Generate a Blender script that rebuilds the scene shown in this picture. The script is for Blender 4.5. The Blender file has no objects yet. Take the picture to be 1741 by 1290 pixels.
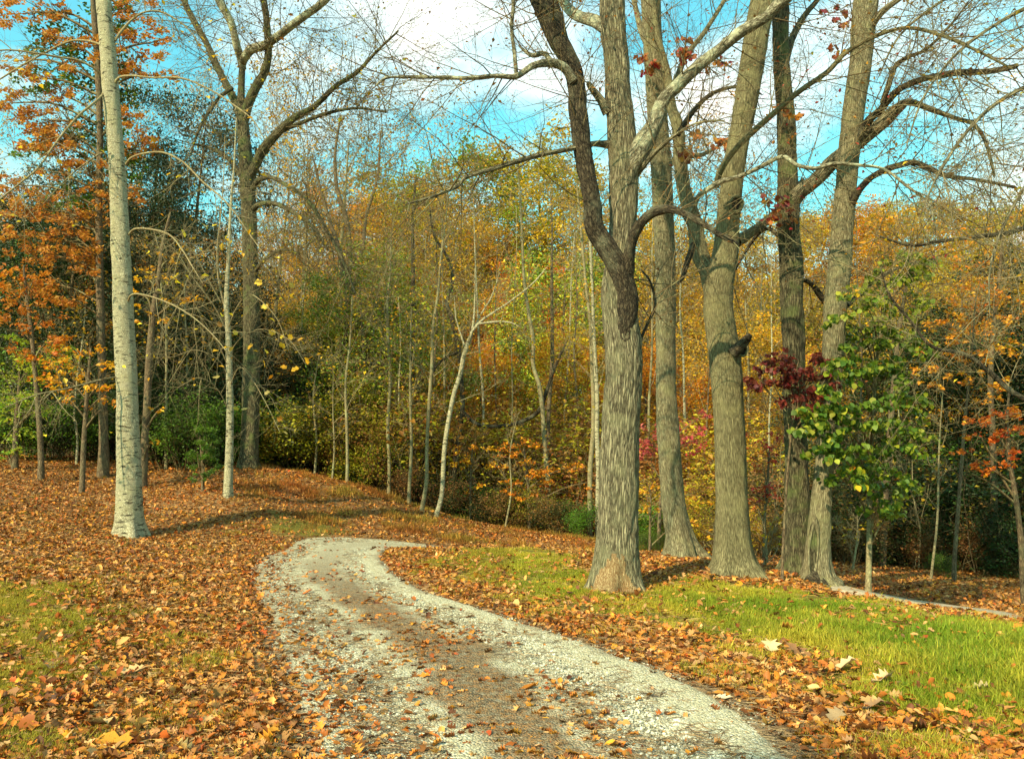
import bpy, math, random
import numpy as np
from mathutils import Vector, noise

# ------------------------------------------------------------------ camera, sky, sun, exposure
sc = bpy.context.scene
col = sc.collection
FPX, HOR = 1366.0, 795.0                     # focal length and eye level, in pixels of the 1741 px wide photograph
PITCH = math.atan((HOR - 645.0) / FPX)
EYE = 1.6
cam_d = bpy.data.cameras.new('camera')
cam_d.sensor_width = 36.0
cam_d.lens = FPX / 1741.0 * 36.0
cam_d.clip_start = 0.05
cam_d.clip_end = 2000.0
cam = bpy.data.objects.new('camera', cam_d)
col.objects.link(cam)
cam.location = (0, 0, EYE)
cam.rotation_euler = (math.pi / 2 + PITCH, 0, 0)
sc.camera = cam

SUN_EL, SUN_AZ = math.radians(34), math.radians(218)     # azimuth clockwise from +Y: behind the camera, to its left
sdir = Vector((math.sin(SUN_AZ) * math.cos(SUN_EL), math.cos(SUN_AZ) * math.cos(SUN_EL), math.sin(SUN_EL)))
sun_d = bpy.data.lights.new('sun', 'SUN')
sun_d.energy = 5.0
sun_d.angle = math.radians(0.6)
sun_d.color = (1.0, 0.86, 0.56)
sun = bpy.data.objects.new('sun', sun_d)
col.objects.link(sun)
sun.location = (-30, -40, 50)
sun.rotation_euler = sdir.to_track_quat('Z', 'Y').to_euler()

world = bpy.data.worlds.new('World')
sc.world = world
world.use_nodes = True
wt = world.node_tree
wt.nodes.clear()
def wn(t, **k):
    n = wt.nodes.new(t)
    for a, b in k.items():
        setattr(n, a, b)
    return n
w_out = wn('ShaderNodeOutputWorld')
w_bg = wn('ShaderNodeBackground')
w_bg.inputs['Strength'].default_value = 0.075
w_sky = wn('ShaderNodeTexSky')
w_sky.sky_type = 'NISHITA'
w_sky.sun_disc = False
w_sky.sun_elevation = SUN_EL
w_sky.sun_rotation = SUN_AZ
w_sky.air_density = 1.6
w_sky.dust_density = 0.4
w_sky.ozone_density = 1.5
w_tint = wn('ShaderNodeMix', data_type='RGBA', blend_type='MULTIPLY')
w_tint.inputs['Factor'].default_value = 1.0
w_tint.inputs['B'].default_value = (0.90, 2.35, 2.0, 1)
w_tc = wn('ShaderNodeTexCoord')
w_map = wn('ShaderNodeMapping')
w_map.inputs['Scale'].default_value = (1.0, 1.0, 1.7)
w_map.inputs['Location'].default_value = (6.2, 4.0, 1.1)
w_map.inputs['Rotation'].default_value = (0, 0, -0.30)
w_no = wn('ShaderNodeTexNoise')
w_no.inputs['Scale'].default_value = 2.9
w_no.inputs['Detail'].default_value = 7
w_no.inputs['Roughness'].default_value = 0.56
w_ramp = wn('ShaderNodeMapRange')
w_ramp.inputs['From Min'].default_value = 0.445
w_ramp.inputs['From Max'].default_value = 0.66
w_mix = wn('ShaderNodeMix', data_type='RGBA')
w_mix.inputs['B'].default_value = (12.0, 12.0, 10.9, 1)
wl = wt.links.new
wl(w_tc.outputs['Generated'], w_map.inputs['Vector'])
wl(w_map.outputs[0], w_no.inputs['Vector'])
wl(w_no.outputs[0], w_ramp.inputs['Value'])
wl(w_sky.outputs[0], w_tint.inputs['A'])
wl(w_tint.outputs['Result'], w_mix.inputs['A'])
wl(w_ramp.outputs[0], w_mix.inputs['Factor'])
wl(w_mix.outputs['Result'], w_bg.inputs['Color'])
wl(w_bg.outputs[0], w_out.inputs['Surface'])

sc.view_settings.view_transform = 'Standard'
sc.view_settings.look = 'None'
sc.view_settings.gamma = 1.0
sc.view_settings.use_curve_mapping = False
sc.view_settings.exposure = 0.84
sc.render.engine = 'CYCLES'
sc.cycles.max_bounces = 6
sc.cycles.diffuse_bounces = 4
sc.cycles.transmission_bounces = 4
sc.cycles.use_denoising = True

# ------------------------------------------------------------------ helpers
def at(u, v, Y):
    """the point of the place that stands Y metres ahead of the tripod in the direction of photo pixel (u, v)"""
    a, b = (u - 870.5) / FPX, (645.0 - v) / FPX
    d = np.array([a, math.cos(PITCH) - b * math.sin(PITCH), math.sin(PITCH) + b * math.cos(PITCH)])
    p = d * (Y / d[1])
    p[2] += EYE
    return p

def rgb(c): return (c[0], c[1], c[2], 1.0)

def tag(o, label=None, cat=None, group=None, kind=None):
    if label: o['label'] = label
    if cat: o['category'] = cat
    if group: o['group'] = group
    if kind: o['kind'] = kind
    return o

def empty(name, loc):
    o = bpy.data.objects.new(name, None)
    o.empty_display_size = 0.2
    col.objects.link(o)
    o.location = loc
    return o

def mesh_np(name, V, F, mat=None, smooth=True, attrs=None):
    """mesh from numpy arrays; F is (n, 4) or (n, 3)"""
    V = np.asarray(V, dtype=np.float32).reshape(-1, 3)
    F = np.asarray(F, dtype=np.int32)
    me = bpy.data.meshes.new(name)
    me.vertices.add(len(V))
    me.vertices.foreach_set('co', V.ravel())
    n, k = F.shape
    me.loops.add(n * k)
    me.loops.foreach_set('vertex_index', F.ravel())
    me.polygons.add(n)
    me.polygons.foreach_set('loop_start', np.arange(0, n * k, k, dtype=np.int32))
    me.polygons.foreach_set('loop_total', np.full(n, k, dtype=np.int32))
    me.polygons.foreach_set('use_smooth', np.full(n, smooth))
    for an, (ty, val) in (attrs or {}).items():
        a = me.attributes.new(an, ty, 'POINT')
        key = {'FLOAT': 'value', 'FLOAT_VECTOR': 'vector', 'INT': 'value', 'FLOAT_COLOR': 'color'}[ty]
        a.data.foreach_set(key, np.asarray(val, dtype=np.int32 if ty == 'INT' else np.float32).ravel())
    me.update(calc_edges=True)
    if mat: me.materials.append(mat)
    return me

def link(name, me, parent=None, color=None, tint_b=None):
    o = bpy.data.objects.new(name, me)
    col.objects.link(o)
    if parent is not None: o.parent = parent
    if color is not None:
        o.color = rgb(color)
        o['tint_b'] = list(tint_b if tint_b is not None else color)
    return o

def unit(a): return a / (np.linalg.norm(a, axis=-1, keepdims=True) + 1e-9)

def frames(T):
    ref = np.zeros_like(T); ref[..., 1] = 1.0
    par = np.abs(T[..., 1]) > 0.9
    ref[par] = (1, 0, 0)
    A = unit(np.cross(T, ref)); B = np.cross(T, A)
    return A, B

def tubes(batches, sides=3, origin=(0, 0, 0)):
    """batches: {n points: [(points, radii), ...]} -> one vertex / quad soup of tapered tubes"""
    Vs, Fs, Bk, off = [], [], [], 0
    for n, L in batches.items():
        P = np.array([l[0] for l in L], dtype=float); R = np.array([l[1] for l in L], dtype=float)
        N = len(L)
        T = unit(np.gradient(P, axis=1))
        A, B = frames(T)
        th = np.arange(sides) * 2 * math.pi / sides
        ring = A[:, :, None, :] * np.cos(th)[None, None, :, None] + B[:, :, None, :] * np.sin(th)[None, None, :, None]
        V = P[:, :, None, :] + ring * R[:, :, None, None]
        s = np.concatenate([np.zeros((N, 1)), np.cumsum(np.linalg.norm(np.diff(P, axis=1), axis=2), axis=1)], axis=1)
        bk = np.zeros((N, n, sides, 3))
        bk[..., 0] = np.cos(th) * R[:, :, None] + P[:, :1, None, 0]; bk[..., 1] = np.sin(th) * R[:, :, None]; bk[..., 2] = s[:, :, None]
        i = np.arange(N)[:, None, None] * n * sides
        j = np.arange(n - 1)[None, :, None] * sides
        k = np.arange(sides)[None, None, :]; k2 = (k + 1) % sides
        F = np.stack([i + j + k, i + j + k2, i + j + sides + k2, i + j + sides + k], axis=-1).reshape(-1, 4)
        Vs.append(V.reshape(-1, 3)); Fs.append(F + off); Bk.append(bk.reshape(-1, 3)); off += N * n * sides
    return np.concatenate(Vs) - np.array(origin), np.concatenate(Fs), np.concatenate(Bk)

def tube_obj(name, batches, mat, parent=None, origin=(0, 0, 0), sides=3):
    V, F, Bk = tubes(batches, sides, origin)
    return link(name, mesh_np(name, V, F, mat, True, {'bark_co': ('FLOAT_VECTOR', Bk)}), parent)

def spline(P, m):
    """Catmull-Rom through the rows of P, m samples"""
    P = np.asarray(P, dtype=float)
    if len(P) < 3:
        t = np.linspace(0, 1, m)[:, None]
        return P[0] * (1 - t) + P[-1] * t
    Q = np.vstack([2 * P[0] - P[1], P, 2 * P[-1] - P[-2]])
    seg = np.linalg.norm(np.diff(P[:, :3], axis=0), axis=1)
    s = np.concatenate([[0], np.cumsum(seg)]); s /= s[-1]
    t = np.linspace(0, 1, m)
    i = np.clip(np.searchsorted(s, t, side='right') - 1, 0, len(P) - 2)
    w = ((t - s[i]) / (s[i + 1] - s[i]))[:, None]
    a, b, c, d = Q[i], Q[i + 1], Q[i + 2], Q[i + 3]
    return 0.5 * (2 * b + (c - a) * w + (2 * a - 5 * b + 4 * c - d) * w ** 2 + (3 * b - a - 3 * c + d) * w ** 3)

def traced_path(pts, Y0, Y1=None):
    """pts: (u, v, width in photo pixels) -> rows x, y, z, radius"""
    Y1 = Y0 if Y1 is None else Y1
    out = []
    for i, (u, v, w) in enumerate(pts):
        Y = Y0 + (Y1 - Y0) * (i / max(1, len(pts) - 1))
        p = at(u, v, Y)
        out.append([p[0], p[1], p[2], 0.5 * w * Y / FPX])
    return np.array(out)

GRID = {}
def big_tube(rows, k, ds, amp, origin, flare=0.0, lump=0.03, seed=0, freq=(9.0, 2.0), name='trunk', mat=None, parent=None, zground=None):
    """a single trunk or limb with bark relief, lumps and (for trunks) root flare"""
    L = np.linalg.norm(np.diff(rows[:, :3], axis=0), axis=1).sum()
    m = max(6, int(L / ds))
    S = spline(rows, m)
    P, R = S[:, :3], np.maximum(S[:, 3], 0.002)
    T = unit(np.gradient(P, axis=0))
    A, B = frames(T)
    th = np.arange(k) * 2 * math.pi / k
    s = np.concatenate([[0], np.cumsum(np.linalg.norm(np.diff(P, axis=0), axis=1))])
    V = np.zeros((m, k, 3)); Bk = np.zeros((m, k, 3))
    nz = noise.noise; rd = noise.ridged_multi_fractal
    for i in range(m):
        r0 = R[i]
        hgt = P[i, 2] - (zground if zground is not None else 0)
        fl = flare * math.exp(-max(hgt, 0) / 0.20) if flare else 0
        for j in range(k):
            c, q = math.cos(th[j]), math.sin(th[j])
            r = r0 * (1 + lump * 2.2 * nz((c * 1.2 + seed, q * 1.2, s[i] * 1.7)) + lump * nz((c * 3 + seed, q * 3, s[i] * 6)))
            if fl: r += r0 * fl * (0.60 + 0.85 * nz((c * 1.9 + seed * 3, q * 1.9, 0.3)) + 0.30 * math.cos(5 * th[j] + seed + 1.2 * c) + 0.15 * math.cos(9 * th[j] + 2 * seed))
            if amp:
                b = abs(nz((c * r0 * freq[0] + seed, q * r0 * freq[0], s[i] * freq[1] + 0.25 * nz((c * 5, q * 5, s[i] * 3))))) * 2
                b2 = abs(nz((c * r0 * freq[0] * 2.3 + seed, q * r0 * freq[0] * 2.3, s[i] * freq[1] * 2.3))) * 2
                r += amp * (min(b, 0.7) + 0.45 * b2 - 0.5)
            V[i, j] = P[i] + (A[i] * c + B[i] * q) * r
            Bk[i, j] = (c * r0 + seed, q * r0, s[i])
    V[-1] = P[-1] + (V[-1] - P[-1]) * 0.15
    i = np.arange(m - 1)[:, None] * k; j = np.arange(k)[None, :]; j2 = (j + 1) % k
    F = np.stack([i + j, i + j2, i + k + j2, i + k + j], axis=-1).reshape(-1, 4)
    GRID[name] = (V.copy(), th) if name == 'trunk' else None
    me = mesh_np(name, V.reshape(-1, 3) - np.array(origin), F, mat, True, {'bark_co': ('FLOAT_VECTOR', Bk.reshape(-1, 3))})
    o = link(name, me, parent)
    return o, S

def grow(R, p, d, L, r, lvl, S, out, tips):
    n = S['seg'][lvl]
    nz = R.normal(0, S['wig'][lvl], (n, 3)); up = S['up'][lvl]
    pts = np.empty((n, 3)); pts[0] = p
    st = L / (n - 1); dirs = [d]
    for i in range(1, n):
        d = d + nz[i]; d[2] += up
        d = d / math.sqrt(d[0] * d[0] + d[1] * d[1] + d[2] * d[2])
        pts[i] = pts[i - 1] + d * st; dirs.append(d)
    rad = r * (1 - S.get('taper', 0.78) * np.linspace(0, 1, n))
    out.setdefault(n, []).append((pts, rad))
    last = lvl >= S['levels'] - 1
    if last:
        tips.append(pts[-1]); tips.append(pts[n // 2]); return
    kids = max(1, int(round(S['kids'][lvl] * R.uniform(0.75, 1.25))))
    for c in range(kids):
        t = S['t0'][lvl] + (0.99 - S['t0'][lvl]) * (c + R.uniform(0, 1)) / kids
        fi = t * (n - 1); i = min(int(fi), n - 2); w = fi - i
        q = pts[i] * (1 - w) + pts[i + 1] * w
        dd = dirs[i + 1]
        v = R.normal(0, 1, 3); v -= dd * v.dot(dd); v /= np.linalg.norm(v) + 1e-6
        a = math.radians(R.uniform(*S['ang'][lvl]))
        nd = dd * math.cos(a) + v * math.sin(a)
        if 'flat' in S: nd[2] *= S['flat']; nd /= np.linalg.norm(nd)
        grow(R, q, nd, L * R.uniform(*S['len'][lvl]) * (1 - 0.45 * t), max(r * (1 - 0.75 * t) * S['rr'][lvl], S.get('rmin', 0.0025)), lvl + 1, S, out, tips)

def leaf_quads(R, C, size, up=0.5, aspect=0.62, jit=0.35, fold=0.12):
    """leaf-sized folded rhombs at the centres C"""
    N = len(C)
    n = R.normal(0, 1, (N, 3)); n[:, 2] = np.abs(n[:, 2]) + up * 2
    n = unit(n)
    a = R.normal(0, 1, (N, 3)); a -= n * (a * n).sum(1, keepdims=True); a = unit(a)
    b = np.cross(n, a)
    s = (size * R.uniform(1 - jit, 1 + jit, N))[:, None]
    V = np.stack([C - a * s * 0.5, C + b * s * aspect * 0.5 + n * s * fold, C + a * s * 0.5 - n * s * fold, C - b * s * aspect * 0.5 + n * s * fold], axis=1)
    F = np.arange(N * 4).reshape(N, 4)
    tone = np.repeat(R.uniform(0, 1, N), 4)
    return V.reshape(-1, 3), F, tone

def leaf_obj(name, R, C, size, mat, parent, colA, colB, origin=(0, 0, 0), **k):
    V, F, tone = leaf_quads(R, np.asarray(C) - np.array(origin), size, **k)
    me = mesh_np(name, V, F, mat, False, {'tone': ('FLOAT', tone)})
    return link(name, me, parent, colA, colB)

def cluster(R, tips, n, spread):
    T = np.asarray(tips)
    i = R.integers(0, len(T), n)
    return T[i] + R.normal(0, spread, (n, 3)) * np.array([1, 1, 0.7])

# ------------------------------------------------------------------ materials
def new_mat(name):
    m = bpy.data.materials.new(name); m.use_nodes = True
    t = m.node_tree; t.nodes.clear()
    o = t.nodes.new('ShaderNodeOutputMaterial')
    def N(ty, **k):
        n = t.nodes.new(ty)
        for a, b in k.items():
            if a in ('Scale', 'Detail', 'Roughness', 'Distortion', 'Strength', 'Distance', 'Randomness', 'Lacunarity'): n.inputs[a].default_value = b
            else: setattr(n, a, b)
        return n
    return m, t, o, N, t.links.new

def mixc(N, L, fac, a, b, bt='MIX'):
    m = N('ShaderNodeMix', data_type='RGBA', blend_type=bt)
    for s, v in (('Factor', fac), ('A', a), ('B', b)):
        if isinstance(v, bpy.types.NodeSocket): L(v, m.inputs[s])
        elif s == 'Factor': m.inputs[s].default_value = v
        else: m.inputs[s].default_value = rgb(v)
    return m.outputs['Result']

def ramp(N, L, src, lo, hi, a=0.0, b=1.0):
    r = N('ShaderNodeMapRange'); L(src, r.inputs['Value'])
    r.inputs['From Min'].default_value = lo; r.inputs['From Max'].default_value = hi
    r.inputs['To Min'].default_value = a; r.inputs['To Max'].default_value = b
    return r.outputs[0]

def math_(N, L, op, a, b=None):
    m = N('ShaderNodeMath', operation=op)
    for i, v in enumerate((a, b)):
        if v is None: continue
        if isinstance(v, bpy.types.NodeSocket): L(v, m.inputs[i])
        else: m.inputs[i].default_value = v
    return m.outputs[0]

def leaf_mat(name, source='OBJECT', trans=0.42, patch=0.5, gloss=0.35):
    """thin leaf: colour from the object (or from the instance), varied leaf by leaf"""
    m, t, o, N, L = new_mat(name)
    if source == 'OBJECT':
        oi = N('ShaderNodeObjectInfo'); tb = N('ShaderNodeAttribute', attribute_type='OBJECT', attribute_name='tint_b')
        tn = N('ShaderNodeAttribute', attribute_name='tone')
        tc = N('ShaderNodeTexCoord')
        no = N('ShaderNodeTexNoise', Scale=patch, Detail=2.0); L(tc.outputs['Object'], no.inputs['Vector'])
        f = math_(N, L, 'ADD', no.outputs[0], math_(N, L, 'MULTIPLY', math_(N, L, 'SUBTRACT', tn.outputs['Fac'], 0.5), 0.35))
        base = mixc(N, L, ramp(N, L, f, 0.4, 0.6), oi.outputs['Color'], tb.outputs['Color'])
        tone = tn.outputs['Fac']
    elif source == 'LEAF':
        oi = N('ShaderNodeObjectInfo'); base = oi.outputs['Color']; tone = oi.outputs['Random']
    else:
        at_ = N('ShaderNodeAttribute', attribute_type='INSTANCER', attribute_name='col')
        base = at_.outputs['Color']
        oi = N('ShaderNodeObjectInfo'); tone = oi.outputs['Random']
    hs = N('ShaderNodeHueSaturation')
    L(base, hs.inputs['Color'])
    L(ramp(N, L, tone, 0, 1, *((0.66, 1.34) if source == 'OBJECT' else (0.55, 1.25))), hs.inputs['Value'])
    t2 = math_(N, L, 'FRACT', math_(N, L, 'MULTIPLY', tone, 7.31))
    L(ramp(N, L, t2, 0, 1, *((0.480, 0.516) if source == 'OBJECT' else (0.490, 0.512))), hs.inputs['Hue'])
    c = hs.outputs[0]
    if source in ('LEAF', 'INSTANCER'):
        tc = N('ShaderNodeTexCoord'); no = N('ShaderNodeTexNoise', Scale=38.0, Detail=4.0); L(tc.outputs['Object'], no.inputs['Vector'])
        c = mixc(N, L, ramp(N, L, no.outputs[0], 0.52, 0.7, 0, 0.45), c, (0.10, 0.05, 0.02))
    p = N('ShaderNodeBsdfPrincipled'); L(c, p.inputs['Base Color'])
    p.inputs['Roughness'].default_value = 0.55; p.inputs['Specular IOR Level'].default_value = gloss
    tr = N('ShaderNodeBsdfTranslucent'); L(c, tr.inputs['Color'])
    mx = N('ShaderNodeMixShader'); mx.inputs[0].default_value = trans
    L(p.outputs[0], mx.inputs[1]); L(tr.outputs[0], mx.inputs[2]); L(mx.outputs[0], o.inputs['Surface'])
    return m

def bark_mat(name, dark, light, lichen=(0.30, 0.33, 0.16), lich=0.4, scale=(22, 22, 4.5), bump=0.5, marks=0.0, fissure=0.5, rough=0.9):
    m, t, o, N, L = new_mat(name)
    a = N('ShaderNodeAttribute', attribute_name='bark_co')
    mp = N('ShaderNodeMapping'); mp.inputs['Scale'].default_value = scale; L(a.outputs['Vector'], mp.inputs['Vector'])
    n0 = N('ShaderNodeTexNoise', Scale=1.3, Detail=3.0); L(mp.outputs[0], n0.inputs['Vector'])
    w = N('ShaderNodeVectorMath', operation='ADD'); L(mp.outputs[0], w.inputs[0])
    sc_ = N('ShaderNodeVectorMath', operation='SCALE'); L(n0.outputs['Color'], sc_.inputs[0]); sc_.inputs['Scale'].default_value = 1.7
    L(sc_.outputs[0], w.inputs[1])
    vo = N('ShaderNodeTexVoronoi', feature='DISTANCE_TO_EDGE', Scale=1.0); L(w.outputs[0], vo.inputs['Vector'])
    fine = N('ShaderNodeTexNoise', Scale=3.4, Detail=8.0, Roughness=0.72); L(mp.outputs[0], fine.inputs['Vector'])
    big = N('ShaderNodeTexNoise', Scale=3.2, Detail=3.0, Roughness=0.6); L(a.outputs['Vector'], big.inputs['Vector'])
    ridge = ramp(N, L, vo.outputs['Distance'], 0.0, 0.50)
    hgt = math_(N, L, 'ADD', math_(N, L, 'MULTIPLY', ridge, fissure), math_(N, L, 'MULTIPLY', fine.outputs[0], 1.15))
    c = mixc(N, L, ramp(N, L, hgt, 0.50 + fissure * 0.08, 0.72 + fissure * 0.48), dark, light)
    c = mixc(N, L, ramp(N, L, big.outputs[0], 0.50, 0.68, 0, lich), c, lichen)
    pale = N('ShaderNodeTexNoise', Scale=9.0, Detail=5.0, Roughness=0.7); L(a.outputs['Vector'], pale.inputs['Vector'])
    c = mixc(N, L, ramp(N, L, pale.outputs[0], 0.60, 0.70, 0, lich * 0.8), c, tuple(min(1, x * 1.45) for x in light))
    if marks:
        mm = N('ShaderNodeMapping'); mm.inputs['Scale'].default_value = (6.0, 6.0, 24); L(a.outputs['Vector'], mm.inputs['Vector'])
        mk = N('ShaderNodeTexNoise', Scale=1.0, Detail=4.0, Roughness=0.6); L(mm.outputs[0], mk.inputs['Vector'])
        c = mixc(N, L, ramp(N, L, mk.outputs[0], 0.555, 0.62, 0, marks), c, tuple(x * 0.35 for x in dark))
        m2 = N('ShaderNodeMapping'); m2.inputs['Scale'].default_value = (2.0, 2.0, 9); m2.inputs['Location'].default_value = (4, 1, 3); L(a.outputs['Vector'], m2.inputs['Vector'])
        k2 = N('ShaderNodeTexNoise', Scale=1.0, Detail=5.0, Roughness=0.65); L(m2.outputs[0], k2.inputs['Vector'])
        c = mixc(N, L, ramp(N, L, k2.outputs[0], 0.53, 0.62, 0, marks * 0.65), c, tuple(x * 0.55 for x in light))
    p = N('ShaderNodeBsdfPrincipled'); L(c, p.inputs['Base Color']); p.inputs['Roughness'].default_value = rough
    p.inputs['Specular IOR Level'].default_value = 0.2
    b = N('ShaderNodeBump', Strength=bump, Distance=0.032); L(hgt, b.inputs['Height']); L(b.outputs[0], p.inputs['Normal'])
    L(p.outputs[0], o.inputs['Surface'])
    return m

M = {}
M['leaf'] = leaf_mat('foliage_leaf', trans=0.42)
M['needle'] = leaf_mat('evergreen_leaf', trans=0.15, gloss=0.5)
M['near_leaf'] = leaf_mat('broad_leaf', 'LEAF')
M['litter_leaf'] = leaf_mat('litter_leaf', 'INSTANCER', trans=0.12, gloss=0.2)
M['ground_leaf'] = leaf_mat('fallen_leaf', 'LEAF', trans=0.12, gloss=0.2)
M['blade'] = leaf_mat('grass_blade', 'INSTANCER', trans=0.40, gloss=0.2)
M['bark_oak'] = bark_mat('oak_bark', (0.050, 0.038, 0.020), (0.43, 0.37, 0.215), bump=1.0, lich=0.5, lichen=(0.25, 0.235, 0.12), scale=(38, 38, 3.6), fissure=0.9)
M['bark_oak_fine'] = bark_mat('fine_oak_bark', (0.080, 0.062, 0.030), (0.38, 0.33, 0.185), bump=0.8, lich=0.5, lichen=(0.26, 0.25, 0.11), scale=(58, 58, 5.5), fissure=0.6)
M['bark_mossy_shaded'] = bark_mat('mossy_shaded_bark', (0.026, 0.021, 0.010), (0.20, 0.17, 0.09), bump=1.0, lich=0.9, lichen=(0.13, 0.15, 0.05), scale=(34, 34, 4.5), fissure=0.9)  # moss, with the left twin trunk's shade put into the dark colour
M['bark_maple'] = bark_mat('maple_bark', (0.065, 0.052, 0.022), (0.38, 0.33, 0.165), bump=0.9, lich=0.4, lichen=(0.31, 0.28, 0.12), scale=(80, 80, 5), fissure=0.5)
M['bark_dark'] = bark_mat('dark_bark', (0.014, 0.010, 0.006), (0.115, 0.087, 0.050), lichen=(0.24, 0.23, 0.14), bump=0.9, lich=0.45, scale=(28, 28, 9), fissure=0.8)
M['bark_pale'] = bark_mat('pale_bark', (0.19, 0.165, 0.09), (0.68, 0.61, 0.39), lichen=(0.40, 0.36, 0.19), bump=0.8, lich=0.7, scale=(44, 44, 26), fissure=0.55, marks=1.0)
M['bark_pole'] = bark_mat('sapling_bark', (0.11, 0.085, 0.04), (0.36, 0.30, 0.16), bump=0.4, lich=0.5, scale=(40, 40, 14), fissure=0.3, marks=0.45)
M['bark_brown'] = bark_mat('brown_bark', (0.055, 0.036, 0.020), (0.22, 0.155, 0.085), bump=0.6, lich=0.35, lichen=(0.16, 0.17, 0.08), scale=(26, 26, 7))
M['lichen'] = bark_mat('lichen_bark', (0.07, 0.055, 0.03), (0.38, 0.35, 0.23), lichen=(0.55, 0.56, 0.36), lich=0.9, bump=0.8, scale=(24, 24, 10), fissure=0.6)
M['twig'] = bark_mat('twig_bark', (0.06, 0.040, 0.018), (0.22, 0.155, 0.070), lich=0.4, bump=0.0, scale=(30, 30, 20))
M['twig_pale'] = bark_mat('pale_twig', (0.13, 0.095, 0.045), (0.34, 0.27, 0.14), lich=0.3, bump=0.0, scale=(30, 30, 20))
M['torn'] = bark_mat('torn_wood', (0.20, 0.10, 0.035), (0.56, 0.40, 0.20), lich=0.1, bump=0.9, scale=(50, 50, 6), fissure=0.6)
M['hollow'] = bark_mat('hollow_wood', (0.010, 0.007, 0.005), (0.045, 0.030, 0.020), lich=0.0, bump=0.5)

# ------------------------------------------------------------------ terrain
CP = []
def cp(u, v, Y): p = at(u, v, Y); CP.append(tuple(p))
for x in (-7, -3, 0, 3, 7, 13):
    for y in (-9, -3, 3): CP.append((x, y, 0.0 if x < 8 else -0.3))
for x, y, z in ((-3, 7, 0.02), (0, 7, 0), (3, 7, 0.02), (-6, 7, 0.08), (-14, 0, 0.3), (-14, 7, 0.45)): CP.append((x, y, z))
for q in ((5, 1000, 9.5), (5, 900, 14), (5, 800, 21), (5, 777, 25), (110, 850, 18), (220, 914, 16), (220, 830, 21), (180, 782, 25), (300, 858, 18.6), (388, 838, 19),
          (425, 790, 24), (350, 930, 15), (400, 880, 18), (480, 885, 18.6), (500, 806, 23.5), (560, 830, 22.5), (610, 832, 23), (660, 860, 22.5), (560, 880, 20.3), (640, 890, 20.3),
          (700, 876, 22.5), (800, 895, 22), (900, 908, 22), (1000, 922, 21), (1100, 936, 19.5), (430, 1000, 10.8), (440, 950, 14.3),
          (600, 918, 17.8), (540, 925, 17.0), (600, 950, 14.1), (660, 935, 15.6), (750, 985, 11.6), (770, 940, 14.8), (860, 932, 15.0), (960, 945, 13.6), (900, 1000, 10.6),
          (1045, 1000, 10.6), (1160, 945, 13.8), (1250, 978, 11.8), (1355, 975, 12.0), (1400, 1000, 11.4), (1476, 1013, 12.2), (1300, 1040, 9.0), (1500, 1060, 8.4), (1700, 1070, 7.9),
          (1724, 1150, 6.2), (1520, 1022, 13.4), (1660, 1046, 12.2), (1600, 980, 19), (1720, 985, 20), (1500, 965, 20), (1350, 955, 17), (1250, 948, 17)):
    cp(*q)
CP += [(-0.9, 18.6, -0.32), (2.5, 18.3, -0.45), (6.5, 18.6, -0.55), (-16, 30, 1.9), (-24, 24, 2.2), (-9, 31, 1.1), (-4, 31, -0.7), (2, 30, -1.5), (9, 29, -1.6), (17, 29, -1.5),
       (26, 28, -1.0), (-26, 40, 2.0), (-8, 42, 0.0), (2, 42, -1.3), (14, 42, -1.0), (28, 42, 0.0), (20, 15, -1.2), (20, 6, -0.8), (-24, 10, 1.0), (-24, -6, 0.5), (24, -8, -0.6)]
CP = np.array(CP)
def _phi(r2): return r2 * np.log(r2 + 1e-9) * 0.5
_n = len(CP)
_K = _phi(((CP[:, None, :2] - CP[None, :, :2]) ** 2).sum(-1)) + np.eye(_n) * 0.6
_A = np.zeros((_n + 3, _n + 3)); _A[:_n, :_n] = _K
_A[:_n, _n] = 1; _A[:_n, _n + 1:] = CP[:, :2]; _A[_n:, :_n] = _A[:_n, _n:].T
_W = np.linalg.solve(_A, np.concatenate([CP[:, 2], [0, 0, 0]]))
def height(x, y):
    x = np.atleast_1d(np.asarray(x, dtype=float)); y = np.atleast_1d(np.asarray(y, dtype=float))
    shp = x.shape; xf, yf = x.ravel(), y.ravel()
    xc = 27 * np.tanh(xf / 27 * 1.0) if False else np.clip(xf, -27, 27); yc = np.clip(yf, -9, 43)
    out = np.empty(len(xf))
    for s in range(0, len(xf), 20000):
        q = np.stack([xc[s:s + 20000], yc[s:s + 20000]], 1)
        d = ((q[:, None, :] - CP[None, :, :2]) ** 2).sum(-1)
        out[s:s + 20000] = _phi(d) @ _W[:_n] + _W[_n] + q @ _W[_n + 1:]
    t = np.clip((yf - 44) / 90, 0, 1); out += t * t * (3 - 2 * t) * 14
    return out.reshape(shp)
def h1(x, y): return float(height([x], [y])[0])
def ground_hit(u, v):
    """where the line of sight through pixel (u, v) meets the ground"""
    Ys = np.linspace(3.0, 45, 1200)
    d = at(u, v, 1.0) - np.array([0, 0, EYE])
    P = d[None] * Ys[:, None]; P[:, 2] += EYE
    below = np.where(P[:, 2] <= height(P[:, 0], P[:, 1]))[0]
    i = below[0] if len(below) else len(Ys) - 1
    return P[i]

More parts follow.
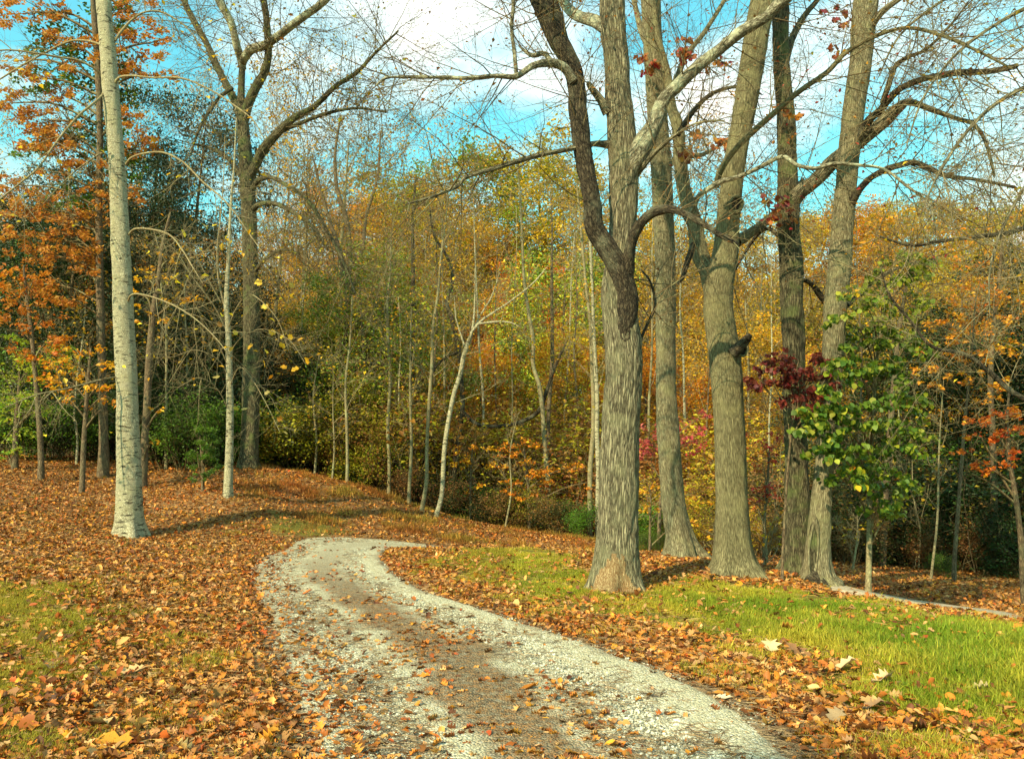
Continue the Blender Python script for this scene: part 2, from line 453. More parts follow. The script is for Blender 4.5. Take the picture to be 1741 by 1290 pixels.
def poly_dist(P, poly):
    """signed distance, positive inside"""
    poly = np.asarray(poly, dtype=float); P = np.asarray(P, dtype=float)
    a = poly; b = np.roll(poly, -1, axis=0)
    best = np.full(len(P), 1e9); ins = np.zeros(len(P), bool)
    for p, q in zip(a, b):
        e = q - p; w = P - p
        t = np.clip((w @ e) / (e @ e + 1e-12), 0, 1)
        best = np.minimum(best, np.linalg.norm(w - t[:, None] * e, axis=1))
        c = ((p[1] > P[:, 1]) != (q[1] > P[:, 1])) & (P[:, 0] < (q[0] - p[0]) * (P[:, 1] - p[1]) / (q[1] - p[1] + 1e-12) + p[0])
        ins ^= c
    return np.where(ins, best, -best)

def vnoise(x, y, f, seed=0.0):
    return np.array([noise.noise((a * f + seed, b * f - seed, seed * 0.37)) for a, b in zip(np.ravel(x), np.ravel(y))])

_pairs = [((478, 1290), (1400, 1290)), ((468, 1200), (1285, 1200)), ((452, 1120), (1090, 1120)), ((437, 1050), (880, 1050)), ((428, 1005), (745, 1008)),
          ((424, 970), (678, 975)), ((438, 948), (654, 950)), ((480, 934), (658, 935))]
ROAD_L = [(-1.6, -8.5), (-1.35, 0.0)] + [tuple(ground_hit(*a)[:2]) for a, b in _pairs] + [(-4.55, 17.4), (-3.6, 18.3), (-2.0, 18.9), (1.0, 19.3), (2.6, 19.4)]
ROAD_R = [(2.2, -8.5), (1.9, 0.0)] + [tuple(ground_hit(*b)[:2]) for a, b in _pairs] + [(-2.5, 16.7), (-2.0, 17.3), (-1.0, 17.5), (1.4, 17.3), (2.6, 17.4)]
_m = 420
RL, RR = spline(np.array(ROAD_L), _m), spline(np.array(ROAD_R), _m)
ROAD_POLY = np.vstack([RL[::4], RR[::-4]])

def gpoly(pts): return np.array([ground_hit(u, v)[:2] for u, v in pts])
GRASS_R = gpoly([(735, 935), (800, 931), (960, 938), (1005, 985), (1090, 1008), (1180, 992), (1300, 998), (1430, 1016), (1560, 1036), (1741, 1072), (1900, 1110), (1900, 1290), (1640, 1290), (1440, 1190), (1290, 1110), (1120, 1062), (1000, 1040), (880, 1012), (800, 985), (740, 958)])
GRASS_L = gpoly([(-120, 975), (60, 985), (170, 1005), (235, 1060), (235, 1125), (150, 1200), (80, 1275), (-120, 1290)])
GRASS_B = gpoly([(470, 868), (560, 880), (600, 905), (520, 916), (460, 905)])
TRACK_POLY = gpoly([(1412, 1003), (1470, 1005), (1540, 1016), (1620, 1028), (1741, 1048), (1741, 1060), (1620, 1040), (1540, 1031), (1460, 1016), (1415, 1008)])

# ------------------------------------------------------------------ ground, road, dirt track
def axis(lo, hi, fine_lo, fine_hi, step, grow_):
    c = list(np.arange(fine_lo, fine_hi, step)); s = step; x = fine_lo
    left = []
    while x > lo: s *= grow_; x -= s; left.append(x)
    s = step; x = fine_hi; right = []
    while x < hi: right.append(x); s *= grow_; x += s
    return np.array(left[::-1] + c + right + [hi])
gx = axis(-420, 420, -11, 10, 0.12, 1.09); gy = axis(-420, 620, 3, 27, 0.12, 1.09)
GX, GY = np.meshgrid(gx, gy)
GZ = height(GX, GY)
flatp = np.stack([GX.ravel(), GY.ravel()], 1)
near = (np.abs(flatp[:, 0]) < 14) & (flatp[:, 1] > -9) & (flatp[:, 1] < 27)
rd = np.full(len(flatp), -9.0); rd[near] = poly_dist(flatp[near], ROAD_POLY)
gr = np.full(len(flatp), -9.0)
idx = np.where(near)[0]
gr[idx] = np.maximum(np.maximum(poly_dist(flatp[idx], GRASS_R), poly_dist(flatp[idx], GRASS_L)), poly_dist(flatp[idx], GRASS_B) * 0.8)
gr[idx] += 0.35 * vnoise(flatp[idx, 0], flatp[idx, 1], 1.1, 3.0) + 0.2 * vnoise(flatp[idx, 0], flatp[idx, 1], 3.2, 7.0)
grassy = np.clip(gr / 0.5 + 0.5, 0, 1)
bump = 0.03 * vnoise(GX, GY, 2.2) + 0.012 * vnoise(GX, GY, 6.5, 9)
GZf = GZ.ravel() + bump * (rd < 0) - 0.09 * np.clip(rd / 0.22, 0, 1)
ny, nx = GX.shape
ii = (np.arange(ny - 1)[:, None] * nx + np.arange(nx - 1)[None, :])
F = np.stack([ii, ii + 1, ii + nx + 1, ii + nx], -1).reshape(-1, 4)

m, t, o, N, L = new_mat('leaf_covered_soil')
tc = N('ShaderNodeTexCoord')
ga = N('ShaderNodeAttribute', attribute_name='grassy')
dist = N('ShaderNodeTexNoise', Scale=5.0, Detail=3.0); L(tc.outputs['Object'], dist.inputs['Vector'])
wv = N('ShaderNodeVectorMath', operation='SCALE'); L(dist.outputs['Color'], wv.inputs[0]); wv.inputs['Scale'].default_value = 0.16
wa = N('ShaderNodeVectorMath', operation='ADD'); L(tc.outputs['Object'], wa.inputs[0]); L(wv.outputs[0], wa.inputs[1])
v1 = N('ShaderNodeTexVoronoi', Scale=15.0); L(wa.outputs[0], v1.inputs['Vector'])
v2 = N('ShaderNodeTexVoronoi', Scale=23.0); L(wa.outputs[0], v2.inputs['Vector'])
bw = N('ShaderNodeSeparateColor'); L(v1.outputs['Color'], bw.inputs[0])
c1 = mixc(N, L, ramp(N, L, bw.outputs[0], 0.1, 0.9), (0.10, 0.045, 0.016), (0.44, 0.225, 0.075))
c1 = mixc(N, L, ramp(N, L, bw.outputs[1], 0.7, 0.9, 0, 0.8), c1, (0.46, 0.33, 0.17))
bw2 = N('ShaderNodeSeparateColor'); L(v2.outputs['Color'], bw2.inputs[0])
c2 = mixc(N, L, ramp(N, L, bw2.outputs[0], 0.1, 0.9), (0.07, 0.034, 0.013), (0.37, 0.18, 0.06))
c = mixc(N, L, 0.45, c1, c2)
big = N('ShaderNodeTexNoise', Scale=0.55, Detail=4.0); L(tc.outputs['Object'], big.inputs['Vector'])
c = mixc(N, L, ramp(N, L, big.outputs[0], 0.5, 0.66, 0, 0.55), c, (0.115, 0.06, 0.025))
fn = N('ShaderNodeTexNoise', Scale=55.0, Detail=5.0, Roughness=0.7); L(tc.outputs['Object'], fn.inputs['Vector'])
gcol = mixc(N, L, fn.outputs[0], (0.06, 0.075, 0.010), (0.24, 0.23, 0.035))
c = mixc(N, L, math_(N, L, 'MULTIPLY', ga.outputs['Fac'], 0.8), c, gcol)
p = N('ShaderNodeBsdfPrincipled'); L(c, p.inputs['Base Color']); p.inputs['Roughness'].default_value = 0.95
p.inputs['Specular IOR Level'].default_value = 0.1
bm_ = N('ShaderNodeBump', Strength=0.9, Distance=0.04)
L(math_(N, L, 'ADD', math_(N, L, 'ADD', v1.outputs['Distance'], bw.outputs[2]), fn.outputs[0]), bm_.inputs['Height']); L(bm_.outputs[0], p.inputs['Normal'])
L(p.outputs[0], o.inputs['Surface'])
M['soil'] = m
me = mesh_np('ground', np.stack([GX.ravel(), GY.ravel(), GZf], 1), F, m, True, {'grassy': ('FLOAT', grassy)})
tag(link('ground', me), 'rolling ground covered in fallen autumn leaves', kind='structure')

# gravel road: a slightly crowned sheet, wheel tracks a little lower than the strip between them
K = 33
s = np.linspace(-1, 1, K)
mid, half = (RL + RR) / 2, (RR - RL) / 2
XY = mid[:, None, :] + half[:, None, :] * s[None, :, None]
edge_n = vnoise(XY[..., 0], XY[..., 1], 1.7, 2.0).reshape(XY.shape[:2]) * 0.10 + vnoise(XY[..., 0], XY[..., 1], 5.0, 2.5).reshape(XY.shape[:2]) * 0.05
XY += half[:, None, :] / np.linalg.norm(half, axis=1)[:, None, None] * (edge_n * np.abs(s)[None, :] ** 3)[..., None]
Z = height(XY[..., 0], XY[..., 1])
prof = 0.012 - 0.028 * np.exp(-((s + 0.62) / 0.2) ** 2) - 0.028 * np.exp(-((s - 0.48) / 0.22) ** 2) - 0.10 * np.clip((np.abs(s) - 0.9) / 0.1, 0, 1) ** 1.5
Z = Z + prof[None, :] + 0.006 * vnoise(XY[..., 0], XY[..., 1], 7.0, 4).reshape(Z.shape)
V = np.concatenate([XY, Z[..., None]], -1).reshape(-1, 3)
ii = (np.arange(_m - 1)[:, None] * K + np.arange(K - 1)[None, :])
F = np.stack([ii, ii + 1, ii + K + 1, ii + K], -1).reshape(-1, 4)
across = np.repeat(s[None, :], _m, 0).ravel()

m, t, o, N, L = new_mat('gravel')
tc = N('ShaderNodeTexCoord'); ac = N('ShaderNodeAttribute', attribute_name='across')
st = N('ShaderNodeTexVoronoi', Scale=62.0); L(tc.outputs['Object'], st.inputs['Vector'])
st2 = N('ShaderNodeTexVoronoi', Scale=140.0); L(tc.outputs['Object'], st2.inputs['Vector'])
sep = N('ShaderNodeSeparateColor'); L(st.outputs['Color'], sep.inputs[0])
sep2 = N('ShaderNodeSeparateColor'); L(st2.outputs['Color'], sep2.inputs[0])
g = mixc(N, L, ramp(N, L, sep.outputs[0], 0.0, 1.0), (0.28, 0.255, 0.155), (0.68, 0.62, 0.40))
g = mixc(N, L, 0.45, g, mixc(N, L, sep2.outputs[0], (0.23, 0.21, 0.125), (0.72, 0.66, 0.43)))
g = mixc(N, L, ramp(N, L, sep.outputs[1], 0.88, 0.93, 0, 0.7), g, (0.74, 0.71, 0.58))
nb = N('ShaderNodeTexNoise', Scale=1.15, Detail=6.0, Roughness=0.62); L(tc.outputs['Object'], nb.inputs['Vector'])
nf = N('ShaderNodeTexNoise', Scale=13.0, Detail=5.0, Roughness=0.75); L(tc.outputs['Object'], nf.inputs['Vector'])
sw = math_(N, L, 'ADD', ac.outputs['Fac'], ramp(N, L, nb.outputs[0], 0.3, 0.7, -0.14, 0.14))
strip = ramp(N, L, math_(N, L, 'ABSOLUTE', math_(N, L, 'ADD', sw, 0.04)), 0.15, 0.33, 1, 0)
sy = N('ShaderNodeSeparateXYZ'); L(tc.outputs['Object'], sy.inputs[0])
strip = math_(N, L, 'MULTIPLY', strip, ramp(N, L, sy.outputs['Y'], 10.0, 15.5, 1.0, 0.25))
edge = ramp(N, L, math_(N, L, 'ABSOLUTE', sw), 0.80, 1.02)
brown = math_(N, L, 'MAXIMUM', strip, edge)
brown = math_(N, L, 'MULTIPLY', brown, ramp(N, L, nf.outputs[0], 0.30, 0.55, 0.55, 1.0))
brown = math_(N, L, 'MAXIMUM', brown, ramp(N, L, nf.outputs[0], 0.56, 0.70, 0.0, 0.5))
lv = N('ShaderNodeTexVoronoi', Scale=30.0); L(tc.outputs['Object'], lv.inputs['Vector'])
lvs = N('ShaderNodeSeparateColor'); L(lv.outputs['Color'], lvs.inputs[0])
b2 = mixc(N, L, math_(N, L, 'MULTIPLY', lvs.outputs[0], ramp(N, L, nf.outputs[0], 0.3, 0.65)), (0.055, 0.028, 0.010), (0.40, 0.20, 0.065))
b2 = mixc(N, L, ramp(N, L, sep2.outputs[1], 0.75, 0.95, 0, 0.5), b2, (0.40, 0.34, 0.21))
c = mixc(N, L, math_(N, L, 'MULTIPLY', brown, 0.95), g, b2)
p = N('ShaderNodeBsdfPrincipled'); L(c, p.inputs['Base Color']); p.inputs['Roughness'].default_value = 0.9
p.inputs['Specular IOR Level'].default_value = 0.2
bm_ = N('ShaderNodeBump', Strength=1.0, Distance=0.018)
L(math_(N, L, 'SUBTRACT', math_(N, L, 'ADD', sep.outputs[2], nf.outputs[0]), math_(N, L, 'MULTIPLY', st.outputs['Distance'], 1.0)), bm_.inputs['Height']); L(bm_.outputs[0], p.inputs['Normal'])
L(p.outputs[0], o.inputs['Surface'])
me = mesh_np('road', V, F, m, True, {'across': ('FLOAT', across)})
tag(link('road', me), 'pale gravel lane with two wheel tracks curving over the rise', kind='structure')

def track():
    Pm = TRACK_POLY; n = len(Pm) // 2
    A_, B_ = spline(Pm[:n + 1], 60), spline(Pm[n:][::-1], 60)
    Pm = None
    W = 9
    q = np.linspace(0, 1, W)
    XY = A_[:, None] * (1 - q)[None, :, None] + B_[:, None] * q[None, :, None]
    z = height(XY[..., 0], XY[..., 1]) + 0.05 - 0.12 * np.clip((np.abs(q - .5) * 2 - 0.7) / 0.3, 0, 1)[None, :] ** 2
    V = np.concatenate([XY, z[..., None]], -1).reshape(-1, 3)
    ii = (np.arange(59)[:, None] * W + np.arange(W - 1)[None, :])
    F = np.stack([ii, ii + 1, ii + W + 1, ii + W], -1).reshape(-1, 4)
    m, t, o, N, L = new_mat('bare_dirt')
    tc = N('ShaderNodeTexCoord'); n1 = N('ShaderNodeTexNoise', Scale=9.0, Detail=8.0, Roughness=0.7); L(tc.outputs['Object'], n1.inputs['Vector'])
    c = mixc(N, L, ramp(N, L, n1.outputs[0], 0.35, 0.65), (0.24, 0.17, 0.09), (0.52, 0.43, 0.28))
    p = N('ShaderNodeBsdfPrincipled'); L(c, p.inputs['Base Color']); p.inputs['Roughness'].default_value = 0.95
    b = N('ShaderNodeBump', Strength=0.8, Distance=0.03); L(n1.outputs[0], b.inputs['Height']); L(b.outputs[0], p.inputs['Normal']); L(p.outputs[0], o.inputs['Surface'])
    tag(link('dirt_track', mesh_np('dirt_track', V, F, m)), 'narrow dirt track behind the big trees on the right', kind='structure')
track()

# ------------------------------------------------------------------ ground cover: leaves, needles, stones, grass
def oak_shape(R, L_=1.0, lobes=4, wmax=0.34, deep=0.5, curl=0.18, stalk=0.14, kind='oak'):
    """one leaf: midrib along x, lobed outline, curled; returns vertices and quads"""
    n = lobes * 2 + 1
    V, F = [], []
    tw = R.uniform(-0.25, 0.25)
    for i in range(n + 1):
        t = i / n; x = (t - 0.5) * L_
        if kind == 'oak': w = wmax * math.sin(math.pi * min(1, t * 0.93 + 0.06)) ** 0.7 * (1.0 if i % 2 else deep) * R.uniform(0.85, 1.15)
        elif kind == 'tulip': w = wmax * (0.75 if i in (1, 2) else 1.0 if i == 3 else 0.55) * R.uniform(0.9, 1.1)
        else: w = wmax * math.sin(math.pi * (t * 0.97 + 0.015)) ** 0.8
        if i == 0 or i == n: w = 0.012
        zc = curl * 0.6 * math.cos(t * math.pi * 1.3 + tw) * L_ * 0.3
        up = curl * w * R.uniform(0.6, 1.4)
        dx = 0.05 * L_ if (kind == 'oak' and i % 2) else 0
        V += [(x + dx, w * L_, zc + up), (x, 0, zc), (x + dx, -w * L_, zc + up * R.uniform(0.5, 1.3))]
    for i in range(n):
        a = i * 3
        F += [(a, a + 1, a + 4, a + 3), (a + 1, a + 2, a + 5, a + 4)]
    V += [(-0.5 * L_, 0.012, V[1][2]), (-0.5 * L_, -0.012, V[1][2]), (-(0.5 + stalk) * L_, -0.008, V[1][2] + 0.04), (-(0.5 + stalk) * L_, 0.008, V[1][2] + 0.04)]
    k = len(V) - 4; F.append((k, k + 1, k + 2, k + 3))
    V = np.array(V); V[:, 2] -= V[:, 2].min()
    return V, np.array(F)

RL_ = np.random.default_rng(5)
leaf_specs = [('oak', 4, 0.34, 0.45, 0.30), ('oak', 3, 0.36, 0.5, 0.65), ('beech', 3, 0.30, 1, 0.45), ('tulip', 3, 0.42, 0.6, 0.25), ('beech', 2, 0.26, 1, 0.9), ('oak', 4, 0.40, 0.4, 0.9)]
def leaf_protos(mat, tagname):
    out = []
    R = np.random.default_rng(5)
    for i, (kd, lb, w, dp, cu) in enumerate(leaf_specs):
        V, F = oak_shape(R, 1.0, lb, w, dp, cu, kind=kd)
        out.append(mesh_np(tagname, V, F, mat, True))
    return out
PROTO_L = leaf_protos(M['litter_leaf'], 'litter_leaf_shape')
PROTO_N = leaf_protos(M['ground_leaf'], 'fallen_leaf')

def tuft(R, n, h, spread, wid, lean=0.5):
    V, F = [], []
    for i in range(n):
        a = R.uniform(0, 6.28); r = spread * math.sqrt(R.uniform()); bx, by = r * math.cos(a), r * math.sin(a)
        f = R.uniform(0, 6.28); hh = h * R.uniform(0.45, 1.1); ln = lean * R.uniform(0.1, 1.0) * hh
        dx, dy = math.cos(f), math.sin(f); px, py = -dy * wid, dx * wid
        k = len(V)
        for tt, ww in ((0, 1.0), (0.55, 0.75), (1.0, 0.08)):
            q = ln * tt * tt
            x, y, z = bx + dx * q, by + dy * q, hh * (tt - 0.18 * lean * tt * tt) - (0.01 if tt == 0 else 0)
            V += [(x - px * ww, y - py * ww, z), (x + px * ww, y + py * ww, z)]
        F += [(k, k + 1, k + 3, k + 2), (k + 2, k + 3, k + 5, k + 4)]
    return np.array(V), np.array(F)

def protos(name, meshes):
    c = bpy.data.collections.new(name)
    for i, me in enumerate(meshes):
        c.objects.link(bpy.data.objects.new('%s_%02d' % (name, i), me))
    return c

def scatter(name, label, coll, P, rot, scl, idx, cols, cat=None):
    """one object of uncountable stuff: geometry nodes place a shape of the collection on every point"""
    me = mesh_pts(name, P, {'rot': ('FLOAT_VECTOR', rot), 'scl': ('FLOAT', scl), 'idx': ('INT', idx), 'col': ('FLOAT_COLOR', np.concatenate([cols, np.ones((len(cols), 1))], 1))})
    o = link(name, me)
    g = bpy.data.node_groups.new(name + '_placing', 'GeometryNodeTree')
    g.interface.new_socket('Geometry', in_out='INPUT', socket_type='NodeSocketGeometry')
    g.interface.new_socket('Geometry', in_out='OUTPUT', socket_type='NodeSocketGeometry')
    n = g.nodes.new; l = g.links.new
    i_, o_ = n('NodeGroupInput'), n('NodeGroupOutput')
    ip = n('GeometryNodeInstanceOnPoints'); ci = n('GeometryNodeCollectionInfo')
    ci.inputs['Collection'].default_value = coll; ci.inputs['Separate Children'].default_value = True; ci.inputs['Reset Children'].default_value = True
    def na(nm, ty):
        a = n('GeometryNodeInputNamedAttribute'); a.data_type = ty; a.inputs['Name'].default_value = nm
        return [s for s in a.outputs if s.enabled and s.name == 'Attribute'][0]
    l(i_.outputs[0], ip.inputs['Points']); l(ci.outputs[0], ip.inputs['Instance'])
    ip.inputs['Pick Instance'].default_value = True
    l(na('idx', 'INT'), ip.inputs['Instance Index'])
    er = n('FunctionNodeEulerToRotation'); l(na('rot', 'FLOAT_VECTOR'), er.inputs[0]); l(er.outputs[0], ip.inputs['Rotation'])
    l(na('scl', 'FLOAT'), ip.inputs['Scale'])
    l(ip.outputs[0], o_.inputs[0])
    md = o.modifiers.new('placing', 'NODES'); md.node_group = g
    tag(o, label, cat, kind='stuff')
    return o

def mesh_pts(name, P, attrs):
    me = bpy.data.meshes.new(name)
    me.vertices.add(len(P)); me.vertices.foreach_set('co', np.asarray(P, dtype=np.float32).ravel())
    for an, (ty, val) in attrs.items():
        a = me.attributes.new(an, ty, 'POINT')
        key = {'FLOAT': 'value', 'FLOAT_VECTOR': 'vector', 'INT': 'value', 'FLOAT_COLOR': 'color'}[ty]
        a.data.foreach_set(key, np.asarray(val, dtype=np.int32 if ty == 'INT' else np.float32).ravel())
    me.update()
    return me

R0 = np.random.default_rng(11)
def spread_points(n, ymin, ymax, power=1.0, wide=1.12):
    """points over the wedge of ground that the lane and its verges take up, denser towards the viewer"""
    y = ymin * (ymax / ymin) ** (R0.uniform(0, 1, n) ** power)
    hw = y * 0.6373 * wide + 0.6
    x = R0.uniform(-1, 1, n) * hw
    return x, y

def surf(x, y, d):
    """height of the ground or of the road sheet"""
    z = height(x, y)
    return np.where(d > 0, z + 0.004, z + 0.0)

PAL = np.array([(0.50, 0.22, 0.035), (0.40, 0.15, 0.022), (0.58, 0.34, 0.09), (0.20, 0.085, 0.020), (0.62, 0.30, 0.035), (0.44, 0.27, 0.09), (0.54, 0.37, 0.15), (0.60, 0.30, 0.03), (0.42, 0.12, 0.018), (0.13, 0.06, 0.022)]) * np.array([0.95, 0.79, 0.78])

def masks(x, y):
    P = np.stack([x, y], 1)
    rd = poly_dist(P, ROAD_POLY)
    g = np.maximum(poly_dist(P, GRASS_R), poly_dist(P, GRASS_L))
    gb = poly_dist(P, GRASS_B)
    g = np.maximum(g, gb * 0.8) + 0.10 + 0.35 * vnoise(x, y, 1.1, 3.0) + 0.2 * vnoise(x, y, 3.2, 7.0)
    return rd, g

# leaf litter
x, y = spread_points(400000, 3.2, 27, 0.90)
def midline0(yy): return np.interp(yy, ((RL + RR) / 2)[:330, 1], ((RL + RR) / 2)[:330, 0])
rdv, g = masks(x, y)
cl = vnoise(x, y, 1.3, 20) + 0.6 * vnoise(x, y, 4.0, 21)
u_ = R0.uniform(0, 1, len(x))
keep_p = np.where(rdv > 0, 0.0, 0.95)
fringe = np.exp(-np.clip(rdv + 0.10 * cl, 0, None) / np.where(x < midline0(y), 0.30, 0.12))
sideleft = x < np.interp(y, (RL[:, 1] + RR[:, 1]) / 2, (RL[:, 0] + RR[:, 0]) / 2) if False else np.ones(len(x), bool)
midline = np.interp(y, ((RL + RR) / 2)[:330, 1], ((RL + RR) / 2)[:330, 0]); hwid = np.interp(y, RL[:330, 1], np.linalg.norm(RR - RL, axis=1)[:330] / 2)
sa = (x - midline) / np.maximum(hwid, 0.5)
strip = np.exp(-((sa + 0.02) / 0.24) ** 2) * np.clip(1.15 - (y - 6) / 9, 0.12, 1) * np.clip(0.35 + 1.6 * cl, 0.03, 1)
keep_p = np.where(rdv > 0, np.maximum(0.012, np.maximum(np.where(x < midline, 0.8, 0.45) * fringe, 1.25 * strip)), keep_p)
keep_p = np.where((rdv < 0) & (g > 0), np.clip(np.where(x < 0, 0.60, 0.36) - g * np.where(x < 0, 0.6, 0.6), np.where(x < 0, 0.20, 0.08), 0.6) * (0.7 + 0.8 * np.clip(cl, -0.6, 1)), keep_p)
keep_p = np.where(poly_dist(np.stack([x, y], 1), TRACK_POLY) > -0.05, 0.06, keep_p)
keep = u_ < keep_p
x, y, rdv, g = x[keep], y[keep], rdv[keep], g[keep]
n = len(x)
sz = (0.028 + 0.062 * R0.uniform(0, 1, n) ** 1.8) * (1 + 0.006 * np.clip(y - 8, 0, 20)); sz[R0.uniform(0, 1, n) < 0.05] *= 1.5
z = surf(x, y, rdv) + 0.004 + R0.uniform(0, 0.028, n) * (rdv < -0.1) + np.where((g > 0) & (rdv < 0), R0.uniform(0, 0.05, n), 0) + R0.uniform(0, .004, n)
z = np.where(rdv > 0, z - 0.018, z)
tilt = np.where(rdv > 0, 0.16, 0.42)
rot = np.stack([R0.normal(0, 1, n) * tilt + (R0.uniform(0, 1, n) < 0.3) * math.pi, R0.normal(0, 1, n) * tilt, R0.uniform(0, 6.28, n)], 1)
ci = R0.choice(len(PAL), n, p=[.16, .14, .14, .13, .08, .10, .08, .03, .05, .09])
cols = PAL[ci] * R0.uniform(0.75, 1.25, (n, 1))
warm = np.clip(vnoise(x, y, 0.5, 33) + 0.1, 0, 0.6)[:, None]
cols = cols * (1 - warm) + cols * np.array([1.02, 0.80, 0.70]) * warm
LIT = dict(x=x, y=y, z=z, sz=sz, rot=rot, cols=cols, idx=R0.integers(0, 6, n), rd=rdv, g=g)

# the 300 fallen leaves that show largest are things of their own, the rest is one carpet
pxs = sz / y * (1 + 0.4 * (R0.uniform(0, 1, n)))
vis = (np.abs(x) < y * 0.62) & (y > 3.95)
order = np.argsort(-(np.where(vis, pxs, 0)))
big_i = order[:286]
rest = np.setdiff1d(np.arange(n), big_i)
litter_coll = protos('litter_leaf_shape', PROTO_L)
scatter('leaf_litter', 'thick carpet of fallen brown and orange leaves over the verges', litter_coll,
        np.stack([x, y, z], 1)[rest], rot[rest], sz[rest], LIT['idx'][rest], cols[rest])

# pine needles and fine sticks on the lane
st_meshes = []
for i in range(4):
    n_ = 5; t_ = np.linspace(-0.5, 0.5, n_)
    Pp = np.stack([t_, 0.07 * np.sin(t_ * (3 + i) + i), 0.02 * np.cos(t_ * 4)], 1)
    V, F, Bk = tubes({n_: [(Pp, np.full(n_, 0.011) * (1 + i * 0.2))]}, 3)
    st_meshes.append(mesh_np('fallen_needle', V, F, M['litter_leaf'], False))
nd = protos('needle_shape', st_meshes)
x, y = spread_points(190000, 3.6, 20, 0.95, 1.05)
rdv, g = masks(x, y)
midl = np.interp(y, ((RL + RR) / 2)[:330, 1], ((RL + RR) / 2)[:330, 0]); hw_ = np.interp(y, RL[:330, 1], np.linalg.norm(RR - RL, axis=1)[:330] / 2)
sa = (x - midl) / np.maximum(hw_, 0.5)
cl = vnoise(x, y, 1.5, 50) + 0.6 * vnoise(x, y, 5.0, 51)
pk = np.where(rdv > -0.25, np.clip(0.30 + 0.55 * cl + 0.6 * np.exp(-((sa + 0.1) / 0.3) ** 2) + 0.5 * (np.abs(sa) > 0.82) - 0.25 * np.exp(-((sa - .48) / .16) ** 2), 0.07, 1), np.where(g > 0.1, 0.12, 0.55))
k_ = R0.uniform(0, 1, len(x)) < pk
x, y, rdv = x[k_], y[k_], rdv[k_]; n = len(x)
rot = np.stack([np.zeros(n), R0.normal(0, 0.05, n), R0.uniform(0, 6.28, n)], 1)
cn = np.array([(0.23, 0.15, 0.07), (0.13, 0.085, 0.04), (0.32, 0.22, 0.11), (0.07, 0.05, 0.028)])[R0.integers(0, 4, n)]
cn = np.where((rdv < -0.1)[:, None], cn * np.array([1.9, 1.6, 1.2]), cn)
scatter('pine_needles', 'dry brown pine needles and fine sticks strewn over the lane', nd, np.stack([x, y, surf(x, y, rdv) + np.where(rdv < 0, 0.012, 0) + R0.uniform(0, 0.03, n) * (rdv < -0.05)], 1), rot,
        R0.uniform(0.05, 0.15, n), R0.integers(0, 4, n), cn)

# loose stones
stn = []
for i in range(4):
    V = []
    for a, b in ((0, 1), (1, 0.55), (1, -0.3), (0, -0.6)):
        for k in range(6): V.append((a * 0.5 * math.cos(k * 1.047 + i) * R0.uniform(.75, 1.2), a * 0.5 * math.sin(k * 1.047 + i) * R0.uniform(.6, 1.1), b * 0.4))
    F = [(r * 6 + k, r * 6 + (k + 1) % 6, r * 6 + 6 + (k + 1) % 6, r * 6 + 6 + k) for r in range(3) for k in range(6)]
    stn.append(mesh_np('loose_stone', np.array(V)[:, [0, 1, 2]], np.array(F)[:, ::-1], M['litter_leaf'], False))
m, t, o, N, L = new_mat('stone')
aa = N('ShaderNodeAttribute', attribute_type='INSTANCER', attribute_name='col'); p = N('ShaderNodeBsdfPrincipled'); L(aa.outputs['Color'], p.inputs['Base Color'])
p.inputs['Roughness'].default_value = 0.85; L(p.outputs[0], o.inputs['Surface'])
for q in stn: q.materials[0] = m
x, y = spread_points(120000, 3.6, 18, 0.9, 0.9)
rdv, g = masks(x, y); k_ = (rdv > 0.03) & (R0.uniform(0, 1, len(x)) < 0.8); x, y, rdv = x[k_], y[k_], rdv[k_]; n = len(x)
gy_ = R0.uniform(0.14, 0.66, (n, 1)) * np.array([[0.97, 0.94, 0.70]])
scatter('loose_gravel', 'loose pale grey stones scattered over the lane', protos('stone_shape', stn), np.stack([x, y, surf(x, y, rdv) - 0.012 + 0.0], 1),
        R0.uniform(0, 6.28, (n, 3)) * np.array([0.1, 0.1, 1]), R0.uniform(0.008, 0.024, n) * (1 + 0.5 * (R0.uniform(0, 1, n) < .05)), R0.integers(0, 4, n), gy_)

# grass
RG = np.random.default_rng(3)
gt = [mesh_np('grass_shape', *tuft(RG, 16, 1.0, 1.0, 0.032, 0.9), M['blade'], False) for _ in range(4)]
gcoll = protos('grass_shape', gt)
x, y = spread_points(200000, 3.6, 18, 0.9, 1.1)
rdv, g = masks(x, y)
gl = vnoise(x, y, 1.8, 60)
pk = np.where(rdv < -0.05, np.clip(0.55 + g * 0.7 + 0.9 * gl, np.where(x < 0, 0.16, 0.09), 0.92), 0.0)
k_ = R0.uniform(0, 1, len(x)) < pk
x, y, rdv, g, gl = x[k_], y[k_], rdv[k_], g[k_], gl[k_]; n = len(x)
hgt = np.clip(0.045 + 0.025 * np.clip(g, 0, 1) + 0.045 * gl + 0.06 * np.clip((x - 2.0) / 2.5, 0, 1) * np.clip((8.5 - y) / 2, 0, 1), 0.022, 0.16) * R0.uniform(0.6, 1.45, n)
dryness = np.clip(0.86 - g * 0.34 + 0.75 * vnoise(x, y, 0.9, 70) + 0.5 * vnoise(x, y, 4.0, 71) + 0.42 * (x < 0) + R0.normal(0, 0.22, n) - 0.25 * np.clip((x - 2.5) / 2, 0, 1) * np.clip((8 - y) / 2, 0, 1), 0, 1)[:, None]
lush = np.clip((x - 1.5) / 3.5, 0, 1)[:, None] * 0.6
gc = np.array([0.19, 0.27, 0.012]) * (1 - dryness) + np.array([0.58, 0.46, 0.045]) * dryness
gc = gc * (1 - lush * 0.4) + np.array([0.14, 0.36, 0.02]) * lush * 0.4
